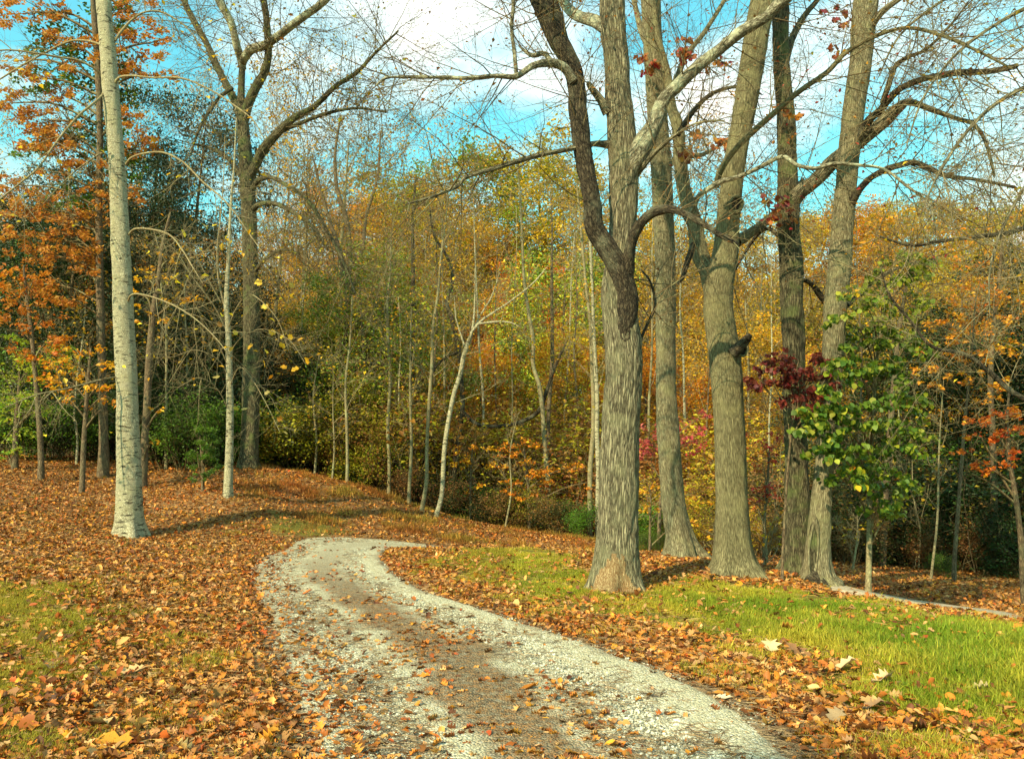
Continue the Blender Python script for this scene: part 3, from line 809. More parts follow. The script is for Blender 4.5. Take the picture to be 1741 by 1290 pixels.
scatter('lawn_grass', 'short green and straw coloured grass growing along the lane', gcoll, np.stack([x, y, height(x, y) - 0.008], 1),
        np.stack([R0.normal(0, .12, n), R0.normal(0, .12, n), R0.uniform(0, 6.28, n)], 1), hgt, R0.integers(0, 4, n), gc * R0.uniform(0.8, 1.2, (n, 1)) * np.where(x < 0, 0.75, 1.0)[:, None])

# dry reddish weeds and long pale grass on the far bank
x = R0.uniform(-9, 4.5, 26000); y = R0.uniform(17.8, 25.5, 26000)
u_p = 870.5 + x / y * FPX
rdv, g = masks(x, y)
pk = np.where(rdv < -0.15, np.clip((u_p - 380) / 160, 0, 1) * np.clip(0.10 + 1.3 * vnoise(x, y, 1.1, 80), 0.04, 0.8) * np.clip((y - 18) / 1.2, 0.12, 1), 0)
k_ = R0.uniform(0, 1, len(x)) < pk; x, y = x[k_], y[k_]; n = len(x)
mixr = np.clip(0.5 + 1.1 * vnoise(x, y, 0.6, 81) + R0.normal(0, .15, n), 0, 1)[:, None]
wc = np.array([0.46, 0.15, 0.03]) * mixr + np.array([0.46, 0.33, 0.05]) * (1 - mixr)
scatter('dry_weeds', 'dry russet and straw weeds covering the bank beyond the bend', gcoll, np.stack([x, y, height(x, y) - 0.01], 1),
        np.stack([R0.normal(0, .2, n), R0.normal(0, .2, n), R0.uniform(0, 6.28, n)], 1), R0.uniform(0.05, 0.19, n) * (0.6 + 0.8 * np.clip(vnoise(x, y, 1.3, 85) + .4, 0, 1)), R0.integers(0, 4, n), wc * R0.uniform(0.45, 1.15, (n, 1)))

# ------------------------------------------------------------------ the big traced trees
def tree(name, label, cat, Y, trunk, mat, limbs=(), group=None, k=40, ds=0.035, amp=0.006, flare=0.0, seed=1, lump=0.03, sink=0.35, thin=1.0):
    """trunk and limbs follow centre lines seen in the photograph, placed at their own distance"""
    rows = traced_path(trunk, Y)
    b = rows[0, :3].copy()
    gz = h1(b[0], b[1])
    low = rows[0].copy(); low[2] = min(gz, b[2]) - sink
    rows = np.vstack([low, rows]) if sink else rows
    org = (b[0], b[1], gz)
    root = empty(name, org); tag(root, label, cat, group)
    _, S = big_tube(rows, k, ds, amp, org, flare, lump, seed, mat=mat, parent=root, zground=gz)
    SS = [S]
    for i, l in enumerate(limbs):
        pts, dY = [(u + noise.noise((v * .021, u * .013, seed)) * 8 * min(1, j_ / 2), v + noise.noise((u * .019, v * .017, seed + 9.5)) * 6 * min(1, j_ / 2), w * thin) for j_, (u, v, w) in enumerate(l[0])], l[1]
        lm = l[2] if len(l) > 2 else mat
        if thin < 1: lm = M['twig_pale']
        rr = traced_path(pts, Y + (l[3] if len(l) > 3 else 0.0), Y + dY)
        kk = 20 if rr[:, 3].max() > 0.05 else 9
        _, s_ = big_tube(rr, kk, max(0.03, ds * (1 if kk > 9 else 2.2)), amp * 0.8 * min(1, rr[:, 3].max() / 0.1), org, 0, lump * 2.2, seed + i + 1, name='limb', mat=lm, parent=root)
        SS.append(s_)
    return root, SS, org

def side_twigs(R, S, n, S_set, Lr, r0, out, tips, t0=0.25, t1=1.0, up=0.1, bias=None, ang=(35, 80)):
    m = len(S); P = S[:, :3]
    for q in range(n):
        t = t0 + (t1 - t0) * (q + R.uniform(0, 1)) / n
        i = min(int(t * (m - 1)), m - 2)
        d = P[min(i + 2, m - 1)] - P[max(i - 1, 0)]; d /= np.linalg.norm(d) + 1e-9
        v = R.normal(0, 1, 3); v -= d * v.dot(d); v /= np.linalg.norm(v)
        a = math.radians(R.uniform(*ang)); nd = d * math.cos(a) + v * math.sin(a); nd[2] += up
        if bias is not None: nd = nd + np.array(bias)
        nd /= np.linalg.norm(nd)
        grow(R, P[i] + v * S[i, 3] * 0.6, nd, R.uniform(*Lr), min(r0, S[i, 3] * 0.7) * R.uniform(0.7, 1.1), 0, S_set, out, tips)

TW = dict(levels=3, seg=[7, 5, 4], wig=[0.10, 0.13, 0.16], up=[0.02, 0.02, 0.02], kids=[7, 4, 0], t0=[0.15, 0.2, 0], ang=[(30, 65), (30, 65), (30, 60)], len=[(0.40, 0.65), (0.35, 0.6), (0.4, 0.6)], rr=[0.5, 0.5, 0.5], rmin=0.0022, taper=0.8)
TW2 = dict(TW, levels=2, seg=[8, 5], kids=[8, 0])

def finish_twigs(root, org, out, mat, name='twigs', sides=3):
    if not out: return
    o = tube_obj(name, out, mat, root, org, sides); o['kind'] = 'stuff'
    return o

def dots(R, root, org, tips, n, spread, size, ca, cb, name='foliage', **k):
    if n < 1: return
    o = leaf_obj(name, R, cluster(R, tips, n, spread), size, M['leaf'], root, ca, cb, org, **k); o['kind'] = 'stuff'
    return o

C_ = dict(orange=(.64, .22, .012), gold=(.68, .38, .014), yellow=(.74, .54, .03), olive=(.42, .34, .016), green=(.13, .25, .016), dark=(.032, .062, .010), deep=(.020, .038, .009),
          rust=(.42, .165, .022), red=(.34, .03, .022), pink=(.55, .12, .09), tan=(.46, .30, .07), lime=(.42, .46, .025), brown=(.26, .13, .035), amber=(.68, .30, .015))

R1 = np.random.default_rng(21)

# pale tall tree on the left
rt, SS, og = tree('tulip_tree', 'tall pale grey trunk standing alone on leaf bank, left of the lane', 'tree', 16.0,
    [(221, 914, 47), (221, 885, 43), (220, 840, 41), (219, 783, 38), (217, 720, 36), (216, 662, 34), (211, 560, 34), (208, 480, 32), (205, 418, 31), (202, 340, 29), (199, 279, 27), (193, 210, 27), (187, 140, 28), (184, 90, 27), (178, 30, 25), (176, 0, 25), (172, -120, 22), (165, -330, 15), (160, -520, 8)], M['bark_pale'],
    [([(193, 150, 9), (200, 135, 8), (222, 131, 7), (260, 130, 6), (310, 136, 6), (360, 155, 5), (400, 180, 5), (430, 205, 4), (450, 240, 3)], -1.0),
     ([(195, 70, 9), (205, 52, 8), (228, 32, 7), (255, 20, 6), (285, 24, 6), (320, 50, 4), (345, 90, 3)], 0.6),
     ([(214, 280, 8), (222, 270, 7), (240, 264, 6), (272, 263, 6), (310, 280, 6), (345, 308, 5), (375, 335, 5), (400, 360, 4), (430, 405, 4), (455, 440, 2)], -1.4),
     ([(218, 400, 7), (230, 390, 6), (255, 388, 6), (285, 400, 5), (310, 428, 5), (330, 455, 4), (345, 480, 2)], -1.0),
     ([(216, 520, 6), (224, 502, 6), (250, 500, 5), (290, 515, 5), (330, 540, 4), (365, 575, 3), (385, 600, 2)], -1.6),
     ([(178, 135, 8), (160, 118, 8), (130, 102, 7), (100, 95, 7), (60, 88, 6), (5, 88, 5), (-60, 100, 4)], -1.0),
     ([(180, 155, 8), (165, 170, 8), (135, 200, 7), (95, 245, 7), (65, 285, 6), (30, 315, 6), (-10, 345, 5), (-60, 400, 3)], -2.0),
     ([(178, 78, 8), (150, 72, 7), (120, 74, 7), (70, 90, 6), (30, 115, 6), (-20, 150, 4)], 1.0),
     ([(186, 282, 6), (176, 262, 6), (160, 268, 5), (120, 300, 4), (70, 350, 3)], -0.8),
     ([(204, 640, 5), (170, 645, 5), (120, 658, 5), (60, 675, 4), (5, 692, 3)], -2.0)],
    k=56, ds=0.04, amp=0.005, flare=0.5, seed=3, thin=0.55)
out, tips = {}, []
for s_ in SS[1:]: side_twigs(R1, s_, 20, TW2, (0.4, 1.6), 0.009, out, tips, up=-0.05)
side_twigs(R1, SS[0], 26, TW, (2.0, 4.5), 0.05, out, tips, t0=0.72, up=0.2)
finish_twigs(rt, og, out, M['twig_pale'])
dots(R1, rt, og, tips, 260, 0.12, 0.12, C_['gold'], C_['yellow'])

def scar(root, org, gz, hh, ha0, mat, face, name='torn_bark', lift=0.007):
    """bare torn wood low on the trunk: the trunk's own surface over a ragged wedge, standing slightly proud"""
    V, th = GRID['trunk']
    k = V.shape[1]; cen = V.mean(axis=1, keepdims=True)
    W = V + unit(V - cen) * lift
    keep = []
    for i in range(V.shape[0] - 1):
        z = cen[i, 0, 2] - gz
        if z < -0.08 or z > hh: continue
        for j in range(k):
            t = max(0, z / hh) + 0.28 * noise.noise((th[j] * 5, z * 7, 2.0))
            ha = ha0 * max(0, 1 - t) ** 0.55
            if abs((th[j] - face + math.pi) % (2 * math.pi) - math.pi) < ha: keep.append((i * k + j, i * k + (j + 1) % k, (i + 1) * k + (j + 1) % k, (i + 1) * k + j))
    used = np.unique(np.array(keep)); mp = {u: q for q, u in enumerate(used)}
    Vv = W.reshape(-1, 3)[used]; F = np.array([[mp[a] for a in f] for f in keep])
    return link(name, mesh_np(name, Vv - np.array(org), F, mat, True, {'bark_co': ('FLOAT_VECTOR', Vv)}), root)

# the forked oak right of the lane
D = M['bark_dark']; LI = M['lichen']; OK = M['bark_oak']
rt1, S1, og1 = tree('forked_oak', 'massive forked oak with a blackened left limb, nearest the lane', 'tree', 10.5,
    [(1046, 998, 74), (1048, 960, 71), (1050, 900, 66), (1052, 850, 66), (1053, 780, 65), (1057, 700, 63), (1061, 640, 62), (1060, 590, 62), (1054, 540, 58), (1050, 490, 56), (1054, 450, 50), (1058, 400, 46), (1060, 350, 47), (1060, 314, 50), (1058, 260, 49), (1055, 209, 48), (1050, 150, 44), (1048, 105, 43), (1043, 50, 44), (1040, 0, 44), (1036, -90, 42), (1045, -240, 34), (1050, -420, 20), (1060, -560, 9)], OK,
    [([(1057, 650, 14), (1060, 575, 34), (1062, 505, 40), (1052, 455, 38), (1030, 420, 36), (1011, 384, 33), (1003, 345, 30), (992, 279, 30), (984, 209, 32), (979, 150, 30), (965, 108, 32), (948, 66, 36), (935, 30, 40), (922, 0, 41), (895, -60, 36), (860, -160, 24), (840, -280, 10)], -0.7, D, -0.06),
     ([(1052, 345, 24), (1070, 290, 36), (1090, 245, 37), (1108, 214, 29), (1130, 178, 23), (1152, 148, 21), (1185, 114, 20), (1220, 84, 19), (1258, 58, 18), (1298, 30, 17), (1330, 2, 21), (1380, -40, 18), (1450, -110, 10)], -0.9, LI, 0.04),
     ([(1036, 52, 26), (1010, 36, 22), (985, 27, 19), (965, 16, 18), (950, -2, 17), (930, -40, 12), (900, -80, 6)], 1.2, LI),
     ([(975, 138, 18), (958, 116, 16), (935, 107, 15), (908, 113, 12), (882, 128, 10), (850, 129, 8), (800, 134, 7), (750, 136, 6), (700, 131, 5), (660, 135, 4), (640, 150, 3)], -1.2, LI, -0.5),
     ([(878, 131, 7), (875, 95, 7), (872, 50, 7), (871, 0, 7), (868, -80, 5)], -0.95, LI, -0.65),
     ([(940, 110, 11), (925, 92, 9), (905, 96, 8), (880, 80, 3)], -0.3, LI, -0.5),
     ([(1034, 192, 20), (1022, 172, 14), (1008, 155, 11), (998, 140, 8)], -0.2, OK, -0.05),
     ([(1034, 246, 14), (1008, 246, 10), (975, 254, 9), (925, 265, 9), (870, 275, 8), (830, 287, 8), (795, 303, 7), (775, 320, 6), (740, 335, 5), (690, 347, 3)], -1.8, OK),
     ([(1066, 462, 26), (1071, 425, 19), (1084, 392, 18), (1100, 367, 18), (1120, 356, 17), (1150, 360, 12), (1190, 376, 11), (1220, 396, 9), (1252, 416, 5)], -1.2, D, -0.2),
     ([(1080, 300, 10), (1110, 262, 9), (1150, 230, 6), (1185, 210, 4), (1230, 205, 3)], -1.0, OK),
     ([(1075, 610, 6), (1097, 560, 5), (1110, 520, 5), (1105, 480, 4), (1090, 455, 3)], 0.6, D)],
    k=88, ds=0.022, amp=0.017, flare=0.62, seed=7, lump=0.035)
scar(rt1, og1, og1[2], 0.46, 0.85, M['torn'], 1.36)
out, tips = {}, []
for i, s_ in enumerate(S1[1:]):
    L_ = np.linalg.norm(np.diff(s_[:, :3], axis=0), axis=1).sum()
    side_twigs(R1, s_, int(5 + L_ * 6.5), TW, (0.5, 2.0), 0.010, out, tips, t0=0.3, up=-0.12 if i in (3, 7) else 0.05)
side_twigs(R1, S1[0], 14, TW, (1.5, 3.0), 0.03, out, tips, t0=0.72, up=0.1)
finish_twigs(rt1, og1, out, M['twig'])
dots(R1, rt1, og1, tips, 500, 0.10, 0.055, C_['brown'], C_['rust'])

def knot(root, org, u, v, Y, w, h, mat_ring, mat_hole=None, name='knot', tilt=0.0):
    """a healed ring round a hollow on the bark, facing the viewer"""
    c = at(u, v, Y); n = 22; kk = 7
    rw, rh = w * Y / FPX / 2, h * Y / FPX / 2
    V, F = [], []
    for i in range(n):
        a = i / n * 2 * math.pi; jit = 1 + 0.13 * noise.noise((math.cos(a) * 2, math.sin(a) * 2, u * .1))
        for j in range(kk):
            b = j / kk * 2 * math.pi; q = 0.30 * min(rw, rh)
            rr = 1 + q / min(rw, rh) * math.cos(b) * 0.8
            x = math.cos(a) * rw * jit * rr; z = math.sin(a) * rh * jit * rr
            V.append((c[0] + x * math.cos(tilt) - z * math.sin(tilt), c[1] - q * math.sin(b) * 0.9, c[2] + x * math.sin(tilt) + z * math.cos(tilt)))
    for i in range(n):
        for j in range(kk):
            F.append((i * kk + j, i * kk + (j + 1) % kk, ((i + 1) % n) * kk + (j + 1) % kk, ((i + 1) % n) * kk + j))
    V = np.array(V)
    me = mesh_np(name, V - np.array(org), F, mat_ring, True, {'bark_co': ('FLOAT_VECTOR', V)})
    ring = link(name, me, root)
    Vh = [tuple(c + np.array([0, 0.006, 0]))] + [(c[0] + math.cos(i / 12 * 6.283) * rw, c[1] - 0.002, c[2] + math.sin(i / 12 * 6.283) * rh) for i in range(12)]
    Vh = np.array(Vh)
    Fh = [(0, 1 + i, 1 + (i + 1) % 12) for i in range(12)]
    me = mesh_np('hollow', Vh - np.array(org), Fh, mat_hole or M['hollow'], True, {'bark_co': ('FLOAT_VECTOR', Vh)})
    h_ = link('hollow', me, ring)
    return ring

knot(rt1, og1, 1063, 566, 10.5 - 0.225, 15, 26, D)


# second trunk, behind
rt2, S2, og2 = tree('grey_oak', 'straight grey trunk leaning left at its base, second behind forked oak', 'tree', 13.6,
    [(1160, 950, 52), (1156, 915, 44), (1149, 880, 41), (1144, 852, 40), (1140, 800, 38), (1136, 740, 37), (1133, 680, 34), (1132, 612, 33), (1132, 520, 34), (1131, 440, 35), (1128, 370, 35), (1125, 300, 36), (1119, 210, 35), (1114, 130, 35), (1109, 60, 34), (1106, 0, 34), (1100, -150, 28), (1090, -350, 16), (1085, -500, 7)], M['bark_oak_fine'],
    [([(1118, 190, 16), (1140, 160, 13), (1165, 100, 10), (1200, 50, 8), (1230, 0, 7), (1260, -60, 5)], 1.0),
     ([(1108, 90, 14), (1090, 50, 11), (1080, 10, 9), (1060, -60, 6)], 0.8),
     ([(1126, 300, 12), (1150, 270, 9), (1190, 262, 7), (1230, 240, 4)], 1.0)],
    k=56, ds=0.035, amp=0.008, flare=0.75, seed=12)
out, tips = {}, []
for s_ in S2[1:]: side_twigs(R1, s_, 11, TW, (0.7, 1.8), 0.012, out, tips, up=0.05)
side_twigs(R1, S2[0], 14, TW, (1.5, 3.0), 0.03, out, tips, t0=0.72)
finish_twigs(rt2, og2, out, M['twig'])
dots(R1, rt2, og2, tips, 350, 0.10, 0.07, C_['brown'], C_['rust'])

# third: the forked smooth trunk
MP = M['bark_maple']
rt3, S3, og3 = tree('forked_maple', 'thick tan trunk forking at eye height, with a broken black branch stub', 'tree', 11.8,
    [(1249, 978, 66), (1247, 940, 60), (1246, 900, 57), (1244, 850, 54), (1242, 790, 52), (1240, 730, 51), (1237, 670, 52), (1233, 612, 54), (1226, 560, 52), (1221, 516, 51), (1224, 470, 50), (1233, 430, 44), (1237, 380, 40), (1242, 330, 38), (1250, 270, 37), (1262, 209, 38), (1271, 155, 41), (1279, 105, 43), (1288, 50, 44), (1297, 0, 43), (1310, -110, 38), (1325, -260, 26), (1340, -420, 12)], MP,
    [([(1216, 520, 34), (1205, 468, 30), (1191, 425, 28), (1179, 380, 26), (1166, 330, 24), (1156, 280, 23), (1149, 225, 21), (1143, 180, 18), (1130, 120, 14), (1118, 50, 10), (1110, -40, 6)], 1.6, MP, -0.02),
     ([(1170, 378, 9), (1178, 355, 9), (1192, 332, 9), (1227, 311, 9), (1258, 300, 8), (1290, 287, 8), (1325, 266, 8), (1352, 277, 7), (1384, 283, 7), (1419, 278, 7), (1460, 282, 6), (1500, 290, 5), (1540, 314, 5), (1575, 345, 4), (1590, 390, 3)], -2.0, LI, -0.4),
     ([(1218, 318, 11), (1224, 295, 11), (1240, 264, 11), (1272, 230, 11), (1321, 190, 10), (1363, 154, 10), (1405, 122, 9), (1440, 90, 8), (1489, 63, 8), (1541, 46, 7), (1600, 60, 6), (1660, 88, 5), (1724, 120, 4)], -2.2, MP, -0.4),
     ([(1250, 412, 22), (1272, 400, 17), (1296, 384, 15), (1320, 360, 12), (1340, 330, 9), (1370, 300, 5)], 1.6, MP),
     ([(1246, 600, 20), (1258, 588, 17), (1268, 576, 13), (1272, 570, 9)], -0.55, D, -0.28),
     ([(1180, 415, 11), (1170, 440, 10), (1160, 470, 8), (1150, 480, 5)], -0.4, D, -0.1),
     ([(1152, 230, 10), (1180, 190, 9), (1215, 160, 7), (1260, 150, 5), (1300, 165, 4)], 0.5, D, 0.6)],
    k=72, ds=0.026, amp=0.007, flare=0.62, seed=21, lump=0.03)
out, tips = {}, []
for i, s_ in enumerate(S3[1:]):
    if i in (4, 5): continue
    L_ = np.linalg.norm(np.diff(s_[:, :3], axis=0), axis=1).sum()
    side_twigs(R1, s_, int(5 + L_ * 7), TW, (0.5, 2.2), 0.010, out, tips, up=0.0)
side_twigs(R1, S3[0], 14, TW, (1.5, 3.0), 0.03, out, tips, t0=0.72, up=0.1)
finish_twigs(rt3, og3, out, M['twig'])
dots(R1, rt3, og3, tips, 450, 0.10, 0.06, C_['brown'], C_['red'])
knot(rt3, og3, 1252, 347, 11.8 - 0.19, 22, 26, MP)
knot(rt3, og3, 1262, 596, 11.8 - 0.28, 16, 20, MP)

# fourth and fifth: twin trunks
rt4, S4, og4 = tree('dark_twin_oak', 'dark mossy left trunk of the twin pair, bark painted shaded, behind dark red leaves', 'tree', 12.3,
    [(1356, 980, 52), (1356, 945, 46), (1356, 900, 43), (1356, 852, 40), (1354, 780, 37), (1352, 708, 35), (1350, 640, 36), (1348, 564, 37), (1346, 500, 38), (1345, 444, 39), (1341, 400, 36), (1340, 349, 38), (1339, 290, 34), (1337, 209, 31), (1332, 150, 29), (1328, 105, 28), (1327, 50, 28), (1327, 0, 28), (1322, -120, 24), (1318, -300, 14), (1310, -430, 6)], M['bark_mossy_shaded'],  # shade on this trunk is put into its dark mossy bark colour
    [([(1348, 340, 30), (1362, 325, 26), (1384, 306, 24), (1419, 272, 25), (1454, 244, 26), (1485, 216, 24), (1508, 196, 22), (1528, 184, 17), (1545, 175, 12), (1586, 190, 9), (1628, 202, 8), (1660, 214, 7), (1676, 240, 6), (1688, 303, 4)], -1.6, OK, -0.05),
     ([(1334, 110, 14), (1344, 70, 12), (1370, 30, 10), (1395, -10, 8), (1430, -70, 5)], 1.0),
     ([(1342, 470, 9), (1375, 480, 8), (1395, 500, 10), (1408, 520, 8)], 0.3, D),
     ([(1344, 420, 10), (1310, 390, 7), (1290, 400, 6), (1260, 440, 4), (1240, 480, 3)], 1.4, D)],
    k=60, ds=0.032, amp=0.011, flare=0.75, seed=31, lump=0.04)
out, tips = {}, []
for i, s_ in enumerate(S4[1:]):
    L_ = np.linalg.norm(np.diff(s_[:, :3], axis=0), axis=1).sum()
    side_twigs(R1, s_, int(5 + L_ * 7), TW, (0.6, 2.4), 0.010, out, tips, up=0.0)
side_twigs(R1, S4[0], 14, TW, (1.5, 3.0), 0.03, out, tips, t0=0.72, up=0.1)
finish_twigs(rt4, og4, out, M['twig'])
dots(R1, rt4, og4, tips, 1100, 0.12, 0.06, C_['brown'], C_['rust'])

rt5, S5, og5 = tree('hollow_base_oak', 'right trunk of the twin pair, with a pale hollow at its flared base', 'tree', 11.7,
    [(1392, 1000, 50), (1390, 975, 42), (1391, 930, 38), (1394, 880, 34), (1398, 830, 31), (1403, 780, 30), (1408, 720, 31), (1412, 660, 34), (1416, 600, 36), (1421, 516, 38), (1428, 450, 38), (1431, 400, 37), (1436, 349, 36), (1442, 280, 35), (1449, 209, 36), (1457, 150, 37), (1464, 105, 38), (1468, 50, 41), (1472, 0, 42), (1480, -110, 38), (1490, -280, 24), (1500, -430, 10)], M['bark_oak_fine'],
    [([(1382, 985, 44), (1400, 1000, 30), (1412, 1012, 18), (1422, 1022, 8)], -0.5, D, -0.05),
     ([(1448, 345, 14), (1462, 322, 12), (1480, 304, 11), (1502, 292, 11), (1527, 281, 10), (1559, 280, 9), (1604, 297, 8), (1663, 304, 6), (1730, 320, 5)], -1.5, D, -0.1),
     ([(1460, 235, 15), (1476, 205, 14), (1492, 185, 13), (1506, 170, 13), (1534, 150, 12), (1576, 136, 11), (1628, 125, 11), (1681, 119, 10), (1735, 112, 9)], -1.6, D, -0.1),
     ([(1500, 176, 10), (1508, 150, 10), (1524, 113, 9), (1545, 97, 7), (1573, 84, 6), (1620, 40, 4), (1650, 0, 3)], -1.2, D, -0.7),
     ([(1472, 60, 16), (1495, 25, 12), (1530, 0, 9), (1590, -40, 5)], -0.8, OK),
     ([(1440, 520, 9), (1460, 500, 8), (1490, 480, 7), (1530, 455, 6), (1590, 440, 4)], 1.5, OK)],
    k=60, ds=0.03, amp=0.010, flare=0.7, seed=41, lump=0.03)
out, tips = {}, []
for i, s_ in enumerate(S5[2:]):
    L_ = np.linalg.norm(np.diff(s_[:, :3], axis=0), axis=1).sum()
    side_twigs(R1, s_, int(5 + L_ * 7), TW, (0.6, 2.4), 0.010, out, tips, up=0.0)
side_twigs(R1, S5[0], 14, TW, (1.5, 3.0), 0.03, out, tips, t0=0.72, up=0.1)
finish_twigs(rt5, og5, out, M['twig'])
dots(R1, rt5, og5, tips, 1100, 0.12, 0.06, C_['brown'], C_['olive'])
knot(rt5, og5, 1383, 935, 11.7 - 0.17, 15, 92, M['bark_oak_fine'], M['bark_mossy_shaded'], tilt=-0.12)

# grey-brown tree behind the small pale one, with the lichen covered fork above
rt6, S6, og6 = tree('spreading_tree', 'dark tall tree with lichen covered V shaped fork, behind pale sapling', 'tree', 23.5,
    [(422, 786, 34), (424, 760, 30), (426, 700, 29), (428, 600, 28), (427, 500, 27), (425, 420, 26), (423, 350, 26), (419, 290, 25), (415, 240, 22), (412, 200, 19), (410, 160, 12), (412, 110, 11)], M['bark_mossy_shaded'],
    [([(412, 215, 17), (402, 180, 15), (387, 146, 13), (365, 108, 12), (349, 70, 11), (328, 28, 11), (314, 0, 10), (290, -70, 7)], 1.0),
     ([(413, 210, 18), (420, 181, 16), (434, 146, 15), (450, 115, 14), (457, 87, 13), (451, 40, 12), (447, 0, 11), (440, -80, 8)], -1.0),
     ([(413, 118, 13), (410, 98, 13), (405, 77, 13), (391, 38, 13), (372, 0, 13), (350, -50, 10)], -1.2, LI),
     ([(412, 112, 12), (416, 100, 15), (430, 84, 15), (453, 77, 15), (472, 64, 14), (488, 49, 14), (516, 28, 13), (548, 2, 12), (600, -50, 8)], -2.0, LI),
     ([(425, 300, 20), (434, 279, 17), (450, 251, 16), (471, 227, 15), (495, 204, 13), (534, 181, 10), (572, 147, 8), (605, 120, 7), (640, 85, 5), (680, 50, 3)], -2.0),
     ([(475, 225, 8), (510, 210, 7), (560, 190, 6), (610, 185, 4), (660, 190, 3)], -1.6),
     ([(427, 325, 10), (440, 308, 9), (464, 303, 8), (490, 316, 7), (522, 342, 7), (560, 392, 6), (590, 450, 5), (605, 500, 3)], -2.0),
     ([(427, 360, 10), (440, 347, 9), (467, 346, 8), (502, 366, 7), (537, 391, 6), (560, 425, 4)], -1.6),
     ([(410, 300, 9), (390, 270, 8), (360, 250, 6), (330, 245, 4)], 1.0),
     ([(428, 470, 8), (450, 440, 7), (480, 425, 5), (510, 430, 3)], -1.5),
     ([(395, 150, 7), (370, 170, 6), (340, 215, 5), (325, 260, 3)], -0.8)],
    k=44, ds=0.06, amp=0.010, flare=0.4, seed=51, lump=0.03)
out, tips = {}, []
TWL = dict(TW, rmin=0.0045)
for i, s_ in enumerate(S6[1:]):
    L_ = np.linalg.norm(np.diff(s_[:, :3], axis=0), axis=1).sum()
    side_twigs(R1, s_, int(4 + L_ * 5.5), TWL, (0.9, 3.4), 0.016, out, tips, up=0.08)
finish_twigs(rt6, og6, out, M['twig'])
dots(R1, rt6, og6, tips, 2300, 0.16, 0.085, C_['brown'], C_['olive'])
dots(R1, rt6, og6, tips, 60, 0.25, 0.17, C_['gold'], C_['yellow'])

# ------------------------------------------------------------------ trees built from leaf clumps
# limbs that reach in from a tree outside the right edge
rt7, S7, og7 = tree('overhanging_tree', 'tree outside the right edge whose thin limbs arch into view', 'tree', 9.5,
    [(1990, 1180, 50), (1985, 1000, 44), (1975, 800, 40), (1965, 600, 38), (1950, 400, 34), (1930, 200, 30), (1900, 0, 24), (1880, -200, 16), (1870, -350, 7)], OK,
    [([(1948, 380, 16), (1880, 350, 12), (1800, 360, 9), (1724, 395, 8), (1660, 402, 7), (1600, 408, 6), (1545, 418, 5), (1490, 400, 3)], -0.5, D),
     ([(1965, 600, 18), (1880, 640, 14), (1790, 690, 10), (1724, 665, 8), (1690, 638, 8), (1640, 602, 7), (1585, 588, 6), (1545, 545, 5), (1512, 500, 4), (1500, 450, 2)], 0.3, D),
     ([(1935, 240, 12), (1860, 160, 9), (1780, 140, 8), (1700, 170, 7), (1640, 230, 6), (1590, 310, 4), (1560, 380, 2)], -0.8, OK),
     ([(1915, 80, 12), (1840, 10, 9), (1760, 10, 8), (1680, 50, 6), (1620, 100, 5), (1570, 170, 4), (1540, 260, 2)], -0.6, OK),
     ([(1925, 140, 10), (1850, 200, 8), (1780, 270, 7), (1720, 360, 5), (1690, 450, 4), (1680, 540, 2)], -1.0, OK),
     ([(1900, 0, 10), (1800, -60, 8), (1700, -50, 7), (1600, 0, 5), (1530, 60, 4), (1490, 140, 2)], 0.5, OK)],
    k=28, ds=0.07, amp=0.006, flare=0.3, seed=71)
out, tips = {}, []
for i, s_ in enumerate(S7[1:]):
    L_ = np.linalg.norm(np.diff(s_[:, :3], axis=0), axis=1).sum()
    side_twigs(R1, s_, int(5 + L_ * 4), TW, (0.5, 1.9), 0.008, out, tips, up=-0.05, t0=0.25)
finish_twigs(rt7, og7, out, M['twig_pale'])
dots(R1, rt7, og7, tips, 300, 0.12, 0.05, C_['brown'], C_['gold'])

def clump_points(R, clumps, Y, thick, per, size=0.12):
    """leaf centres in uneven clumps; every clump gets a hollow, ragged outline"""
    C = []
    for c in clumps:
        u, v, ru, rv = c[:4]; yy = Y + (c[4] if len(c) > 4 else 0.0)
        n = int(per * 3.14 * ru * rv / (0.33 * (size * FPX / Y) ** 2))
        sub = max(5, int(ru * rv / 90))
        a = R.uniform(0, 6.283, sub); r = np.sqrt(R.uniform(0.02, 1, sub))
        uu = u + ru * r * np.cos(a); vv = v + rv * r * np.sin(a); yo = R.normal(0, thick * 0.5, sub)
        i = R.integers(0, sub, n)
        s = 0.20 * math.sqrt(ru * rv)
        for j in range(n):
            C.append(at(uu[i[j]] + R.normal(0, s), vv[i[j]] + R.normal(0, s * 0.55), yy + yo[i[j]] + R.normal(0, thick * 0.25)))
    return np.array(C)

